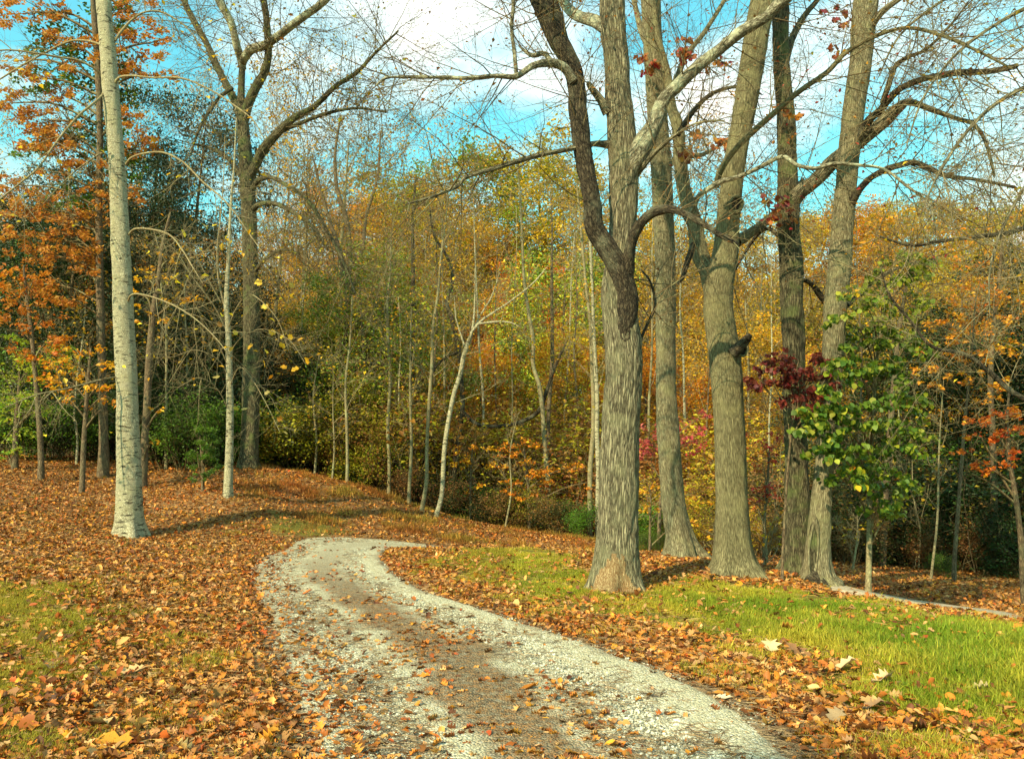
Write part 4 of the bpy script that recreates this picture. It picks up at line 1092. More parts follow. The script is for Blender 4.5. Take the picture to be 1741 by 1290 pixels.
def clump_tree(name, label, cat, Y, trunk, clumps, per, size, ca, cb, mat, thick=0.6, tmat=None, group=None, k=16, amp=0.003, seed=1, lmat=None, twig_mat=None, lw=5, n_branch=1, aspect=0.62, flare=0.25, sub_tw=10, up=0.5):
    R = np.random.default_rng(seed)
    rows = traced_path(trunk, Y)
    b = rows[0, :3]; gz = h1(b[0], b[1])
    low = rows[0].copy(); low[2] = min(gz, low[2]) - 0.2
    org = (b[0], b[1], gz)
    root = empty(name, org); tag(root, label, cat, group)
    _, S = big_tube(np.vstack([low, rows]), k, 0.07, amp, org, flare, 0.03, seed, mat=tmat or M['bark_brown'], parent=root, zground=gz)
    out, tips = {}, []
    for c in clumps:
        u, v, ru, rv = c[:4]; yy = Y + (c[4] if len(c) > 4 else 0.0)
        tgt = at(u, v, yy)
        for _ in range(n_branch):
            cand = S[(S[:, 2] < tgt[2] - 0.1)]
            s0 = cand[-1] if len(cand) else S[len(S) // 2]
            if len(cand) > 8:
                q = np.linalg.norm(cand[:, :3] - tgt, axis=1); s0 = cand[max(int(np.argmin(q + 0.8 * (tgt[2] - cand[:, 2] < 0.4))) - 2, 0)]
            p0 = s0[:3]; midp = (p0 + tgt) / 2 + np.array([0, 0, 0.10 * np.linalg.norm(tgt - p0)]) + R.normal(0, 0.06, 3)
            r0 = min(s0[3] * 0.6, lw * 0.5 * Y / FPX)
            Q = spline(np.array([[*p0, r0], [*midp, r0 * 0.75], [*(tgt + R.normal(0, 0.05, 3)), r0 * 0.35]]), 8)
            out.setdefault(8, []).append((Q[:, :3], Q[:, 3]))
            side_twigs(R, Q, max(3, int(sub_tw * math.sqrt(ru * rv) / 40)), TW2, (0.3 * math.sqrt(ru * rv) * Y / FPX * 2, 0.7 * math.sqrt(ru * rv) * Y / FPX * 2), r0 * 0.45, out, tips, t0=0.4, ang=(20, 75))
    o = tube_obj('branches', out, twig_mat or M['twig'], root, org); o['kind'] = 'stuff'
    C = clump_points(R, clumps, Y, thick, per, size)
    if len(C):
        o = leaf_obj('foliage', R, C, size, lmat or M['leaf'], root, ca, cb, org, aspect=aspect, up=up); o['kind'] = 'stuff'
    return root, S, org

# ------------------------------------------------------------------ trees at the edge of the wood, left
rust_cl = [(40, 25, 45, 28), (105, 70, 40, 22), (90, 15, 30, 20), (150, 55, 25, 22), (230, 18, 38, 25), (262, 72, 42, 26), (235, 112, 42, 20), (130, 110, 30, 20), (25, 105, 26, 14), (70, 200, 45, 30),
           (105, 165, 32, 24), (115, 228, 38, 24), (50, 235, 34, 22), (235, 250, 38, 28), (150, 280, 38, 22), (95, 290, 34, 18), (25, 318, 36, 24), (80, 350, 55, 28), (150, 370, 50, 28), (20, 360, 24, 20), (110, 400, 40, 20), (165, 330, 30, 22), (190, 190, 30, 22), (280, 130, 20, 14)]
rtD, SD, ogD = clump_tree('russet_oak', 'tall oak with rusty red leaf clusters behind the pale trunk', 'tree', 22.0,
    [(176, 783, 18), (176, 740, 15), (174, 650, 14), (171, 540, 13), (169, 430, 12), (168, 330, 11), (170, 220, 10), (166, 110, 11), (158, 0, 9), (150, -140, 6), (150, -300, 3)],
    rust_cl + [(45, 480, 46, 24), (120, 500, 40, 20), (150, 420, 40, 24), (90, 245, 44, 26), (20, 180, 30, 30), (180, 100, 24, 30), (60, 430, 50, 24), (130, 450, 40, 24), (30, 400, 30, 22), (215, 330, 34, 22), (200, 60, 24, 30), (60, 130, 40, 18), (215, 200, 24, 20)], 2.0, 0.11, C_['rust'], (.50, .22, .03), M['leaf'], thick=0.9, seed=101, k=20, lw=6)
R2 = np.random.default_rng(77)
C = clump_points(R2, [(90, 60, 60, 40), (150, 120, 60, 50), (180, 30, 50, 40), (70, 135, 45, 30), (200, 160, 40, 50), (160, 230, 50, 40), (60, 265, 40, 24), (205, 290, 40, 40), (120, 330, 60, 30)], 22.8, 0.8, 1.2, 0.12)
o = leaf_obj('green_foliage', R2, C, 0.13, M['leaf'], rtD, C_['green'], C_['dark'], ogD); o['kind'] = 'stuff'

# leaning thin trunk beside it
clump_tree('leaning_tree', 'thin brown leaning trunk just right of the pale tall trunk', 'tree', 21.0,
    [(244, 782, 14), (246, 750, 12), (250, 690, 12), (253, 620, 12), (258, 560, 11), (264, 510, 10), (270, 470, 8), (276, 420, 6), (290, 360, 4)],
    [(250, 470, 40, 18), (300, 505, 35, 14), (255, 538, 32, 14), (225, 500, 16, 20), (280, 440, 20, 12), (258, 755, 18, 10), (270, 695, 20, 8)], 0.6, 0.14, C_['amber'], C_['gold'], M['leaf'], seed=103, k=12, thick=0.4)

# orange and yellow leaved young trees on the far left
clump_tree('amber_sapling', 'bushy young tree with orange leaves at the far left edge', 'tree', 20.5,
    [(70, 800, 10), (68, 740, 9), (62, 660, 8), (55, 580, 7), (45, 500, 5), (40, 450, 3)],
    [(35, 500, 45, 28), (75, 530, 35, 26), (30, 545, 35, 24), (60, 475, 28, 16), (15, 470, 25, 20), (85, 580, 40, 22), (50, 600, 40, 20)], 1.1, 0.13, C_['orange'], C_['rust'], M['leaf'], seed=104, thick=0.7)
clump_tree('yellow_sapling', 'small tree with yellow and orange leaves left of pale trunk', 'tree', 19.3,
    [(140, 822, 9), (142, 760, 8), (146, 700, 7), (150, 640, 5), (155, 590, 3)],
    [(130, 620, 55, 20), (170, 640, 45, 22), (90, 640, 45, 18), (175, 690, 34, 14), (110, 670, 45, 14), (150, 590, 40, 14), (185, 660, 14, 22)], 0.75, 0.12, C_['gold'], C_['orange'], M['leaf'], seed=105, thick=0.7)
clump_tree('green_thicket_tree', 'leafy yellow green bush at the left edge above leaf bank', 'bush', 21.5,
    [(25, 800, 10), (27, 740, 9), (30, 690, 7), (34, 640, 4)],
    [(25, 640, 45, 40), (30, 710, 45, 40), (85, 610, 50, 30), (10, 580, 30, 26), (70, 690, 40, 26), (15, 770, 30, 18)], 1.0, 0.10, C_['lime'], C_['green'], M['leaf'], seed=106, thick=1.0)

# small pale sapling with last yellow leaves
LEAFLETS = []
rtB, SB, ogB = tree('pale_sapling', 'slender pale forked sapling with a few yellow leaves on the bank', 'tree', 19.0,
    [(388, 840, 16), (389, 800, 14), (390, 760, 13), (391, 700, 12), (390, 640, 11), (389, 590, 10), (387, 550, 9), (385, 520, 9), (386, 480, 7), (389, 430, 6), (391, 380, 5), (394, 330, 4), (398, 280, 3), (402, 200, 2)], M['bark_pale'],
    [([(385, 530, 7), (378, 510, 7), (371, 470, 6), (370, 420, 5), (373, 370, 4), (377, 300, 3), (380, 230, 2)], 0.3),
     ([(384, 560, 5), (368, 530, 5), (350, 505, 4), (328, 470, 4), (300, 430, 3), (275, 405, 2)], -1.0),
     ([(376, 515, 5), (362, 490, 4), (348, 462, 4), (330, 435, 3), (300, 405, 3), (262, 392, 2)], -0.6),
     ([(387, 620, 4), (372, 585, 4), (350, 560, 3), (315, 530, 3), (290, 500, 2), (240, 490, 2)], -1.2),
     ([(388, 560, 4), (400, 530, 4), (420, 500, 3), (440, 505, 3), (470, 545, 2), (490, 600, 2)], -1.4),
     ([(389, 660, 4), (405, 625, 3), (425, 640, 3), (450, 690, 2), (478, 738, 2)], -1.2),
     ([(389, 600, 4), (415, 570, 3), (450, 560, 3), (490, 580, 2), (520, 620, 2)], -1.5),
     ([(390, 700, 4), (370, 660, 3), (340, 640, 3), (300, 655, 2), (265, 650, 2)], -1.3),
     ([(388, 640, 4), (372, 610, 3), (330, 595, 3), (290, 610, 2), (262, 600, 2)], -1.0)],
    k=22, ds=0.05, amp=0.002, flare=0.2, seed=61, thin=0.5)
out, tips = {}, []
for s_ in SB[1:]: side_twigs(R1, s_, 18, TW2, (0.4, 1.5), 0.007, out, tips, up=0.0)
side_twigs(R1, SB[0], 10, TW2, (0.6, 1.6), 0.010, out, tips, t0=0.5, up=0.15)
finish_twigs(rtB, ogB, out, M['twig_pale'])

def leaf_shape(R, kind='heart'):
    n = 6; V, F = [], []
    cl_ = R.uniform(0.05, 0.25)
    for i in range(n + 1):
        t = i / n
        w = 0.46 * math.sin(math.pi * min(1, t ** 0.75)) ** 0.8 if kind == 'heart' else (0.2, 0.42, 0.38, 0.30, 0.46, 0.33, 0.05)[i]
        if i in (0, n): w = 0.02
        z = -cl_ * t * t
        V += [(t, w, z + 0.16 * w), (t, 0, z), (t, -w, z + 0.16 * w)]
    for i in range(n):
        a = i * 3; F += [(a, a + 1, a + 4, a + 3), (a + 1, a + 2, a + 5, a + 4)]
    V += [(0, 0.012, 0), (0, -0.012, 0), (-0.35, -0.01, 0.06), (-0.35, 0.01, 0.06)]
    k = len(V) - 4; F.append((k, k + 1, k + 2, k + 3))
    return mesh_np('leaf', np.array(V), np.array(F), M['near_leaf'], True)
RLf = np.random.default_rng(9)
HEART = [leaf_shape(RLf, 'heart') for _ in range(4)]
TUL = [leaf_shape(RLf, 'tulip') for _ in range(3)]

def hang_leaf(R, root, org, p, size, c, shapes, droop=0.7):
    o = bpy.data.objects.new('leaf', shapes[int(R.integers(0, len(shapes)))])
    col.objects.link(o); o.parent = root
    o.location = Vector(p) - Vector(org)
    d = Vector((R.normal(0, 1), R.normal(0, 1) - 0.5, -droop * 2 * R.uniform(0.3, 1.2))).normalized()
    o.rotation_euler = (d.to_track_quat('X', 'Z').to_matrix() @ __import__('mathutils').Matrix.Rotation(R.normal(0, 0.6), 3, 'X')).to_euler()
    o.scale = (size,) * 3
    o.color = rgb(c)
    return o

for u, v in [(419, 458), (434, 478), (480, 570), (474, 585), (492, 568), (478, 622), (508, 625), (521, 645), (365, 640), (468, 563), (532, 606), (519, 607), (398, 692), (420, 693), (480, 710), (482, 733), (401, 562), (376, 550), (458, 665), (515, 575),
             (309, 390), (315, 418), (452, 595), (447, 612), (464, 640), (343, 380), (445, 520), (430, 585), (500, 485), (395, 590), (350, 468), (300, 470)]:
    c_ = [C_['yellow'], C_['amber'], (.62, .50, .14), C_['gold']][int(R2.integers(0, 4))]
    hang_leaf(R2, rtB, ogB, at(u, v, 18.2), 0.15 * R2.uniform(0.8, 1.3), c_, TUL, 0.4)

# ------------------------------------------------------------------ thin trunks at the near edge of the wood
def pole(name, label, Y, pts0, n_t=16, mat=None, cat='tree', limbs=(), seed=1, dotn=260, ca='olive', cb='gold', Lr=(0.6, 2.2)):
    R = np.random.default_rng(seed)
    pts = [(u + (0 if i == 0 else R.normal(0, 1.6)), v, w * 0.84) for i, (u, v, w) in enumerate(pts0)]
    r_, S_, o_ = tree(name, label, cat, Y, pts, mat or M['bark_pole'], limbs, k=12, ds=0.12, amp=0.002, flare=0.2, seed=seed)
    out, tips = {}, []
    side_twigs(R, S_[0], n_t, dict(TW, rmin=0.005), Lr, 0.014, out, tips, t0=0.40, up=0.25)
    for s_ in S_[1:]: side_twigs(R, s_, 6, dict(TW2, rmin=0.005), (0.4, 1.5), 0.012, out, tips, up=0.15)
    finish_twigs(r_, o_, out, M['twig_pale'] if mat is not D else M['twig'])
    dots(R, r_, o_, tips, dotn, 0.25, 0.11, C_[ca], C_[cb])
    return r_
pole('white_leaning_tree', 'slim white trunk leaning right at the end of the lane', 23.0, [(740, 884, 10), (748, 840, 9), (756, 770, 9), (765, 720, 9), (773, 670, 9), (780, 635, 9), (788, 605, 9), (797, 582, 9), (803, 560, 6), (806, 530, 4), (806, 490, 3), (808, 450, 2)], 10, M['bark_pale'],
     limbs=[([(796, 583, 5), (802, 566, 5), (812, 552, 4), (830, 547, 4), (860, 545, 3), (885, 556, 2)], -0.5), ([(802, 565, 5), (815, 548, 4), (840, 528, 4), (870, 508, 3), (905, 480, 3), (935, 450, 2)], -0.5), ([(799, 575, 4), (815, 540, 3), (835, 500, 3), (850, 460, 2)], 0.5), ([(792, 596, 4), (785, 575, 3), (776, 540, 2), (772, 500, 2)], 0.3)], seed=201)
pole('slim_tree', 'slim brownish trunk directly left of the leaning white trunk', 23.4, [(715, 880, 9), (722, 820, 8), (727, 760, 7), (731, 690, 7), (735, 620, 7), (738, 560, 6), (742, 500, 5), (748, 440, 4), (756, 380, 3), (760, 320, 2)], seed=202, n_t=22)
pole('slim_tree', 'mottled white trunk above the orange beech, leaning left', 26.0, [(934, 850, 10), (931, 800, 10), (926, 750, 9), (921, 700, 9), (914, 655, 9), (908, 620, 8), (903, 580, 8), (897, 530, 7), (892, 470, 6), (889, 400, 5), (884, 330, 4), (880, 270, 2)], seed=203, mat=M['bark_pole'], n_t=22)
pole('slim_tree', 'brown trunk just right of the mottled white trunk', 27.0, [(930, 830, 9), (930, 760, 9), (933, 690, 8), (935, 620, 8), (937, 560, 7), (938, 480, 6), (940, 400, 4), (938, 330, 3)], seed=204, mat=M['bark_brown'])
pole('slim_tree', 'left one of the close pair of white trunks beside forked oak', 24.5, [(1003, 868, 10), (1004, 800, 10), (1005, 740, 9), (1006, 680, 9), (1005, 610, 8), (1003, 550, 7), (998, 500, 6), (992, 450, 5), (985, 380, 4), (980, 310, 2)], seed=205, mat=M['bark_pole'])
pole('slim_tree', 'right one of the close pair of white trunks beside forked oak', 23.8, [(1016, 880, 10), (1016, 800, 9), (1015, 740, 9), (1013, 680, 8), (1011, 610, 8), (1009, 550, 7), (1008, 500, 6), (1006, 430, 5), (1004, 360, 3)], seed=206, mat=M['bark_pale'])
pole('slim_tree', 'thin straight trunk above the bend with olive twigs', 25.0, [(661, 850, 8), (661, 790, 7), (662, 720, 7), (663, 650, 6), (661, 580, 6), (660, 520, 5), (662, 460, 4), (666, 400, 3)], seed=207, n_t=24, dotn=700, ca='olive', cb='green')
pole('slim_tree', 'thin trunk on the crest of the russet bank', 24.0, [(590, 830, 7), (591, 780, 6), (592, 720, 6), (590, 650, 5), (594, 580, 4), (600, 500, 3)], seed=208, dotn=260)
pole('slim_tree', 'thin greenish trunk behind the bank, left of slim brown one', 24.2, [(694, 880, 8), (697, 820, 7), (700, 760, 6), (700, 680, 5), (698, 600, 4), (700, 520, 3)], seed=209, dotn=400, ca='olive', cb='lime')
pole('dark_tree', 'straight dark trunk high in the wood above the bend', 30.0, [(703, 800, 12), (702, 700, 11), (701, 600, 11), (701, 520, 10), (700, 450, 8), (702, 380, 6), (706, 300, 4)], seed=210, mat=D, n_t=26, Lr=(1.0, 3.5), dotn=300)
pole('crooked_tree', 'crooked black trunk zigzagging left of the leaning white trunk', 27.0, [(772, 870, 10), (776, 780, 9), (786, 700, 9), (784, 620, 9), (776, 580, 9), (768, 545, 9), (762, 510, 8), (768, 480, 7), (760, 440, 6), (742, 400, 5), (730, 350, 3)], seed=211, mat=D,
     limbs=[([(778, 600, 6), (765, 606, 5), (745, 622, 4), (735, 640, 3)], 0.3), ([(786, 700, 7), (815, 722, 6), (860, 722, 6), (898, 708, 7), (920, 690, 7), (930, 660, 6), (945, 620, 5), (962, 578, 3)], -1.0)])
pole('bare_tree', 'dark bare forked tree reaching into the sky above the bend', 32.0, [(596, 800, 13), (594, 700, 12), (590, 600, 11), (588, 500, 11), (578, 430, 9), (560, 380, 8), (545, 320, 6), (530, 270, 4)], seed=212, mat=M['bark_brown'], n_t=20, Lr=(1.5, 4.0), dotn=300,
     limbs=[([(589, 500, 9), (596, 440, 8), (590, 380, 8), (574, 320, 7), (570, 260, 5), (580, 190, 4)], 0.5), ([(590, 520, 8), (615, 440, 7), (622, 370, 6), (640, 300, 4), (650, 220, 3)], 0.6)])
for i, (u, v, uw, vt, w, Y, lab) in enumerate([(1300, 962, 1307, 905, 6, 14.5, 'broken pale stick of a sapling right of the tan forked maple'), (1450, 968, 1458, 880, 5, 17.5, 'short leaning pale sapling left of the green-leaved one'),
        (1583, 985, 1606, 640, 5, 17.5, 'left of the slender saplings in the dark wood at right'), (1218, 955, 1216, 905, 4, 15.5, 'thin stick standing between the second and third trunks'),
        (1500, 955, 1504, 800, 4, 20.5, 'thin sapling right of the green-leaved tree trunk, in shade'), (1562, 955, 1548, 780, 4, 21, 'spindly sapling left of slender one in dark wood at right'), (565, 815, 566, 640, 4, 24.3, 'spindly sapling on the bank left of the lane bend'),
        (1060, 930, 1060, 800, 4, 19, 'spindly stem low behind the forked oak'), (860, 893, 880, 700, 4, 24, 'thin leaning stem rising from dark bushes at centre'), (535, 810, 540, 600, 5, 25, 'thin stem on the bank right of the spreading tree')]):
    pole('thin_sapling', lab, Y, [(u, v, w), (u * .7 + uw * .3 + 2, v * .7 + vt * .3, w * .85), (u * .35 + uw * .65 - 2, v * .35 + vt * .65, w * .6), (uw, vt, w * .3)], 9, seed=230 + i, dotn=40, Lr=(0.3, 1.1))

# ------------------------------------------------------------------ young leafy trees on the right
# green leaved sapling
green_cl = [(c[0], c[1], c[2], c[3], -1.15 if c[0] < 1475 else -0.3) for c in [(1545, 450, 50, 26), (1500, 480, 34, 24), (1455, 510, 34, 22), (1535, 520, 44, 26), (1480, 560, 44, 26), (1540, 590, 44, 26), (1450, 630, 40, 26), (1505, 640, 44, 28), (1545, 670, 34, 32), (1420, 680, 40, 26), (1470, 700, 46, 28), (1390, 735, 40, 22),
            (1440, 755, 46, 26), (1510, 740, 46, 28), (1560, 740, 26, 34), (1480, 800, 46, 24), (1530, 815, 40, 22), (1440, 815, 30, 24), (1490, 855, 36, 20), (1520, 870, 30, 14), (1375, 705, 30, 18), (1400, 770, 34, 16), (1430, 600, 26, 18), (1425, 545, 22, 14)]]
rtG, SG, ogG = clump_tree('green_sapling', 'young broad-leaved tree still green, in front of the dark wood at right', 'tree', 12.0,
    [(1476, 1012, 10), (1477, 960, 9), (1478, 900, 9), (1478, 840, 8), (1480, 780, 7), (1484, 700, 6), (1490, 620, 5), (1500, 540, 4), (1515, 470, 3), (1525, 430, 2)],
    green_cl, 0, 0.1, C_['green'], C_['olive'], M['leaf'], seed=301, k=14, tmat=M['bark_pole'], thick=0.35, lw=4, sub_tw=7)
RS = np.random.default_rng(302)
C = clump_points(RS, green_cl, 12.0, 0.35, 1.45, 0.075)
C = C[np.argsort(C[:, 1])]
pick = np.sort(RS.permutation(min(len(C), 430))[:292])
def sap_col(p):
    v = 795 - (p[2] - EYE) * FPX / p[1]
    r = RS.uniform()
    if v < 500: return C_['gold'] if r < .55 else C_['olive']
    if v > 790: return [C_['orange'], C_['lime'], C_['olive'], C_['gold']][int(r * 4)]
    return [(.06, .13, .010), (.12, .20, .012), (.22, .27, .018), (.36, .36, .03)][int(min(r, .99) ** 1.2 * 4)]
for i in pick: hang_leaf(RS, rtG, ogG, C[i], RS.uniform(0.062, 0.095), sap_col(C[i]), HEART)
restC = np.delete(C, pick, axis=0)
def joined_leaves(name, root, org, pts, cols_fn, shapes, s0, s1, R, matname):
    """many shaped leaves in one mesh, split by colour slot"""
    Vs, Fs, off, tone = [], [], 0, []
    base = [np.array([v.co[:] for v in s.vertices]) for s in shapes]
    fb = [np.array([list(p.vertices) for p in s.polygons]) for s in shapes]
    from mathutils import Matrix
    for p in pts:
        k = int(R.integers(0, len(shapes)))
        d = Vector((R.normal(0, 1), R.normal(0, 1) - 0.4, -1.3 * R.uniform(0.3, 1.2))).normalized()
        m3 = np.array(d.to_track_quat('X', 'Z').to_matrix() @ Matrix.Rotation(R.normal(0, 0.6), 3, 'X'))
        V = base[k] @ m3.T * R.uniform(s0, s1) + (p - np.array(org))
        Vs.append(V); Fs.append(fb[k] + off); off += len(V); tone.append(np.full(len(V), R.uniform()))
    o = link(name, mesh_np(name, np.concatenate(Vs), np.concatenate(Fs), matname, True, {'tone': ('FLOAT', np.concatenate(tone))}), root, *cols_fn)
    o['kind'] = 'stuff'
    return o
joined_leaves('foliage', rtG, ogG, restC, ((.08, .15, .010), (.24, .27, .018)), HEART, 0.06, 0.09, RS, M['leaf'])

# dark red oak sapling
red_cl = [(1330, 628, 46, 20), (1385, 615, 36, 14), (1300, 655, 30, 16), (1355, 660, 40, 26), (1402, 645, 22, 24), (1345, 685, 44, 14), (1390, 680, 22, 14), (1300, 625, 22, 12), (1278, 640, 14, 10), (1420, 610, 20, 10), (1370, 700, 30, 10), (1330, 600, 30, 8)]
rtR, SR, ogR = clump_tree('red_oak_sapling', 'dark crimson leaf cluster of young oak in front of the twin trunks', 'tree', 11.4,
    [(1330, 975, 5), (1332, 920, 4.5), (1336, 850, 4), (1342, 770, 4), (1348, 700, 3.5), (1352, 650, 3), (1358, 610, 2)],
    red_cl, 0, 0.1, C_['red'], C_['red'], M['leaf'], seed=311, k=10, thick=0.3, lw=3, sub_tw=8, twig_mat=M['twig'])
C = clump_points(RS, red_cl, 11.4, 0.45, 1.6, 0.056)
for i in range(len(C)):
    if i % 3 == 0 and i < 870: hang_leaf(RS, rtR, ogR, C[i], RS.uniform(0.04, 0.072), [(.17, .030, .014), (.10, .018, .010), (.27, .065, .025), (.19, .035, .020)][int(RS.integers(0, 4))], TUL, 0.3)
joined_leaves('foliage', rtR, ogR, C[np.arange(len(C)) % 3 != 0], ((.13, .022, .012), (.24, .05, .022)), TUL, 0.04, 0.072, RS, M['leaf'])

# last red leaves on the oaks overhead
for root, org, Y, cls, nm in ((rt2, og2, 13.0, [(1160, 75, 26, 16), (1105, 105, 26, 20), (1195, 120, 16, 10), (1175, 95, 20, 16)], 'russet_leaves'), (rt3, og3, 12.2, [(1205, 235, 34, 14), (1240, 245, 20, 12), (1170, 262, 24, 16), (1235, 105, 24, 10)], 'crimson_leaves'),
                              (rt4, og4, 11.8, [(1328, 190, 16, 18), (1355, 190, 12, 12), (1310, 340, 30, 12), (1335, 370, 34, 14), (1345, 350, 20, 14), (1415, 20, 16, 14), (1435, 35, 14, 10), (1415, 85, 14, 14)], 'crimson_leaves')):
    C = clump_points(RS, cls, Y, 0.25, 0.9, 0.085)
    joined_leaves(nm, root, org, C, ((.22, .03, .025), C_['rust']) if nm[0] == 'c' else (C_['rust'], C_['red']), TUL, 0.06, 0.11, RS, M['leaf'])

# crimson dogwoods, beeches and maples
clump_tree('crimson_dogwood', 'pinkish red dogwood between the second and third big trunks', 'tree', 18.0,
    [(1120, 930, 7), (1122, 870, 6), (1128, 810, 5), (1140, 760, 4), (1150, 720, 3)],
    [(1110, 740, 45, 22), (1160, 722, 45, 18), (1195, 712, 22, 14), (1150, 760, 50, 16), (1100, 775, 30, 14), (1185, 748, 24, 14)], 0.9, 0.085, C_['pink'], C_['red'], M['leaf'], seed=321, thick=0.6)
clump_tree('crimson_dogwood', 'dark red dogwood low between tan maple and twin trunks', 'tree', 17.0,
    [(1300, 945, 6), (1300, 880, 5), (1305, 820, 4), (1308, 760, 3)],
    [(1300, 745, 32, 18), (1290, 790, 30, 14), (1320, 775, 20, 16), (1300, 838, 34, 16), (1285, 860, 26, 12), (1315, 830, 20, 16)], 0.9, 0.085, C_['red'], C_['rust'], M['leaf'], seed=322, thick=0.6)
clump_tree('orange_beech', 'low young beech with bright orange leaves below the mottled white trunk', 'tree', 24.5,
    [(900, 890, 6), (900, 850, 5), (895, 800, 4), (890, 760, 3)],
    [(880, 762, 46, 14), (905, 790, 40, 14), (860, 785, 30, 12), (900, 815, 40, 12), (930, 790, 24, 14), (860, 820, 24, 10), (965, 795, 24, 12), (1000, 825, 14, 8), (890, 840, 40, 10)], 0.9, 0.105, C_['orange'], C_['amber'], M['leaf'], seed=323, thick=0.7)
clump_tree('orange_beech', 'small orange leaved beech right of the leaning white trunk base', 'tree', 25.0,
    [(800, 880, 5), (800, 830, 4), (802, 780, 3), (804, 750, 2)],
    [(795, 765, 26, 12), (815, 785, 26, 12), (790, 790, 20, 10), (825, 760, 16, 8), (800, 830, 26, 10)], 0.9, 0.10, C_['orange'], C_['gold'], M['leaf'], seed=324, thick=0.6)
clump_tree('orange_beech', 'rusty orange shrub low behind the second grey trunk', 'bush', 17.0,
    [(1105, 935, 5), (1105, 900, 4), (1106, 850, 3), (1104, 820, 2)],
    [(1105, 830, 30, 18), (1190, 840, 36, 20), (1100, 870, 26, 14), (1180, 880, 30, 14), (1200, 800, 26, 14)], 0.8, 0.085, C_['amber'], C_['olive'], M['leaf'], seed=325, thick=0.6)
clump_tree('orange_maple', 'maple with flame orange leaves at the far right edge', 'tree', 14.5,
    [(1740, 1000, 10), (1736, 920, 9), (1726, 840, 8), (1716, 780, 7), (1712, 720, 5), (1716, 660, 3)],
    [(1700, 712, 44, 14), (1712, 738, 34, 16), (1668, 745, 30, 10), (1716, 770, 20, 22), (1690, 792, 34, 10), (1660, 800, 26, 9), (1716, 700, 26, 12), (1660, 715, 24, 8), (1640, 770, 24, 8)], 1.5, 0.075, (.72, .16, .02), C_['orange'], M['leaf'], seed=326, thick=0.5, aspect=0.75)
clump_tree('orange_maple', 'taller maple with amber leaf layers behind the flame orange one', 'tree', 17.5,
    [(1622, 965, 7), (1628, 880, 6), (1634, 800, 6), (1640, 720, 5), (1648, 640, 4), (1655, 560, 3), (1660, 500, 2)],
    [(1610, 545, 44, 12), (1660, 560, 50, 14), (1590, 590, 42, 12), (1640, 605, 50, 14), (1700, 600, 34, 14), (1600, 630, 46, 12), (1670, 645, 44, 12), (1580, 655, 28, 9), (1710, 650, 28, 14), (1690, 680, 34, 9), (1630, 575, 34, 12), (1700, 545, 34, 14)], 0.9, 0.095, C_['orange'], C_['amber'], M['leaf'], seed=327, thick=0.8, aspect=0.75)
clump_tree('golden_maple', 'golden yellow tree crown just above the green sapling', 'tree', 20.0,
    [(1500, 950, 12), (1505, 850, 11), (1512, 750, 10), (1520, 650, 9), (1530, 550, 7), (1545, 460, 5), (1550, 400, 3)],
    [(1480, 385, 40, 20), (1530, 370, 50, 24), (1575, 400, 44, 24), (1490, 430, 44, 22), (1550, 440, 50, 24), (1600, 440, 34, 22), (1620, 480, 44, 22), (1510, 400, 40, 20), (1590, 500, 40, 18)], 1.0, 0.10, C_['gold'], C_['amber'], M['leaf'], seed=328, thick=1.2)

clump_tree('golden_maple', 'amber and gold tree crown behind the maples at the right edge', 'tree', 21.0,
    [(1690, 960, 12), (1690, 850, 11), (1688, 750, 10), (1684, 650, 9), (1690, 550, 7), (1700, 460, 5), (1704, 400, 3)],
    [(1650, 450, 44, 22), (1710, 440, 44, 24), (1680, 490, 50, 24), (1640, 520, 40, 18), (1720, 520, 34, 20), (1670, 400, 44, 20), (1730, 380, 34, 22), (1600, 560, 34, 14), (1700, 580, 40, 16)], 0.8, 0.11, C_['gold'], C_['orange'], M['leaf'], seed=331, thick=1.2)
# low bank bush at the foot of the spreading tree
clump_tree('holly_bush', 'small glossy green bush left of the pale sapling on leaf bank', 'bush', 19.6,
    [(345, 826, 5), (345, 800, 4), (342, 770, 3), (340, 740, 2)],
    [(342, 740, 24, 22), (335, 775, 26, 22), (350, 795, 22, 18), (360, 750, 20, 20), (338, 810, 18, 8)], 2.2, 0.06, C_['green'], C_['dark'], M['leaf'], seed=329, thick=0.5)

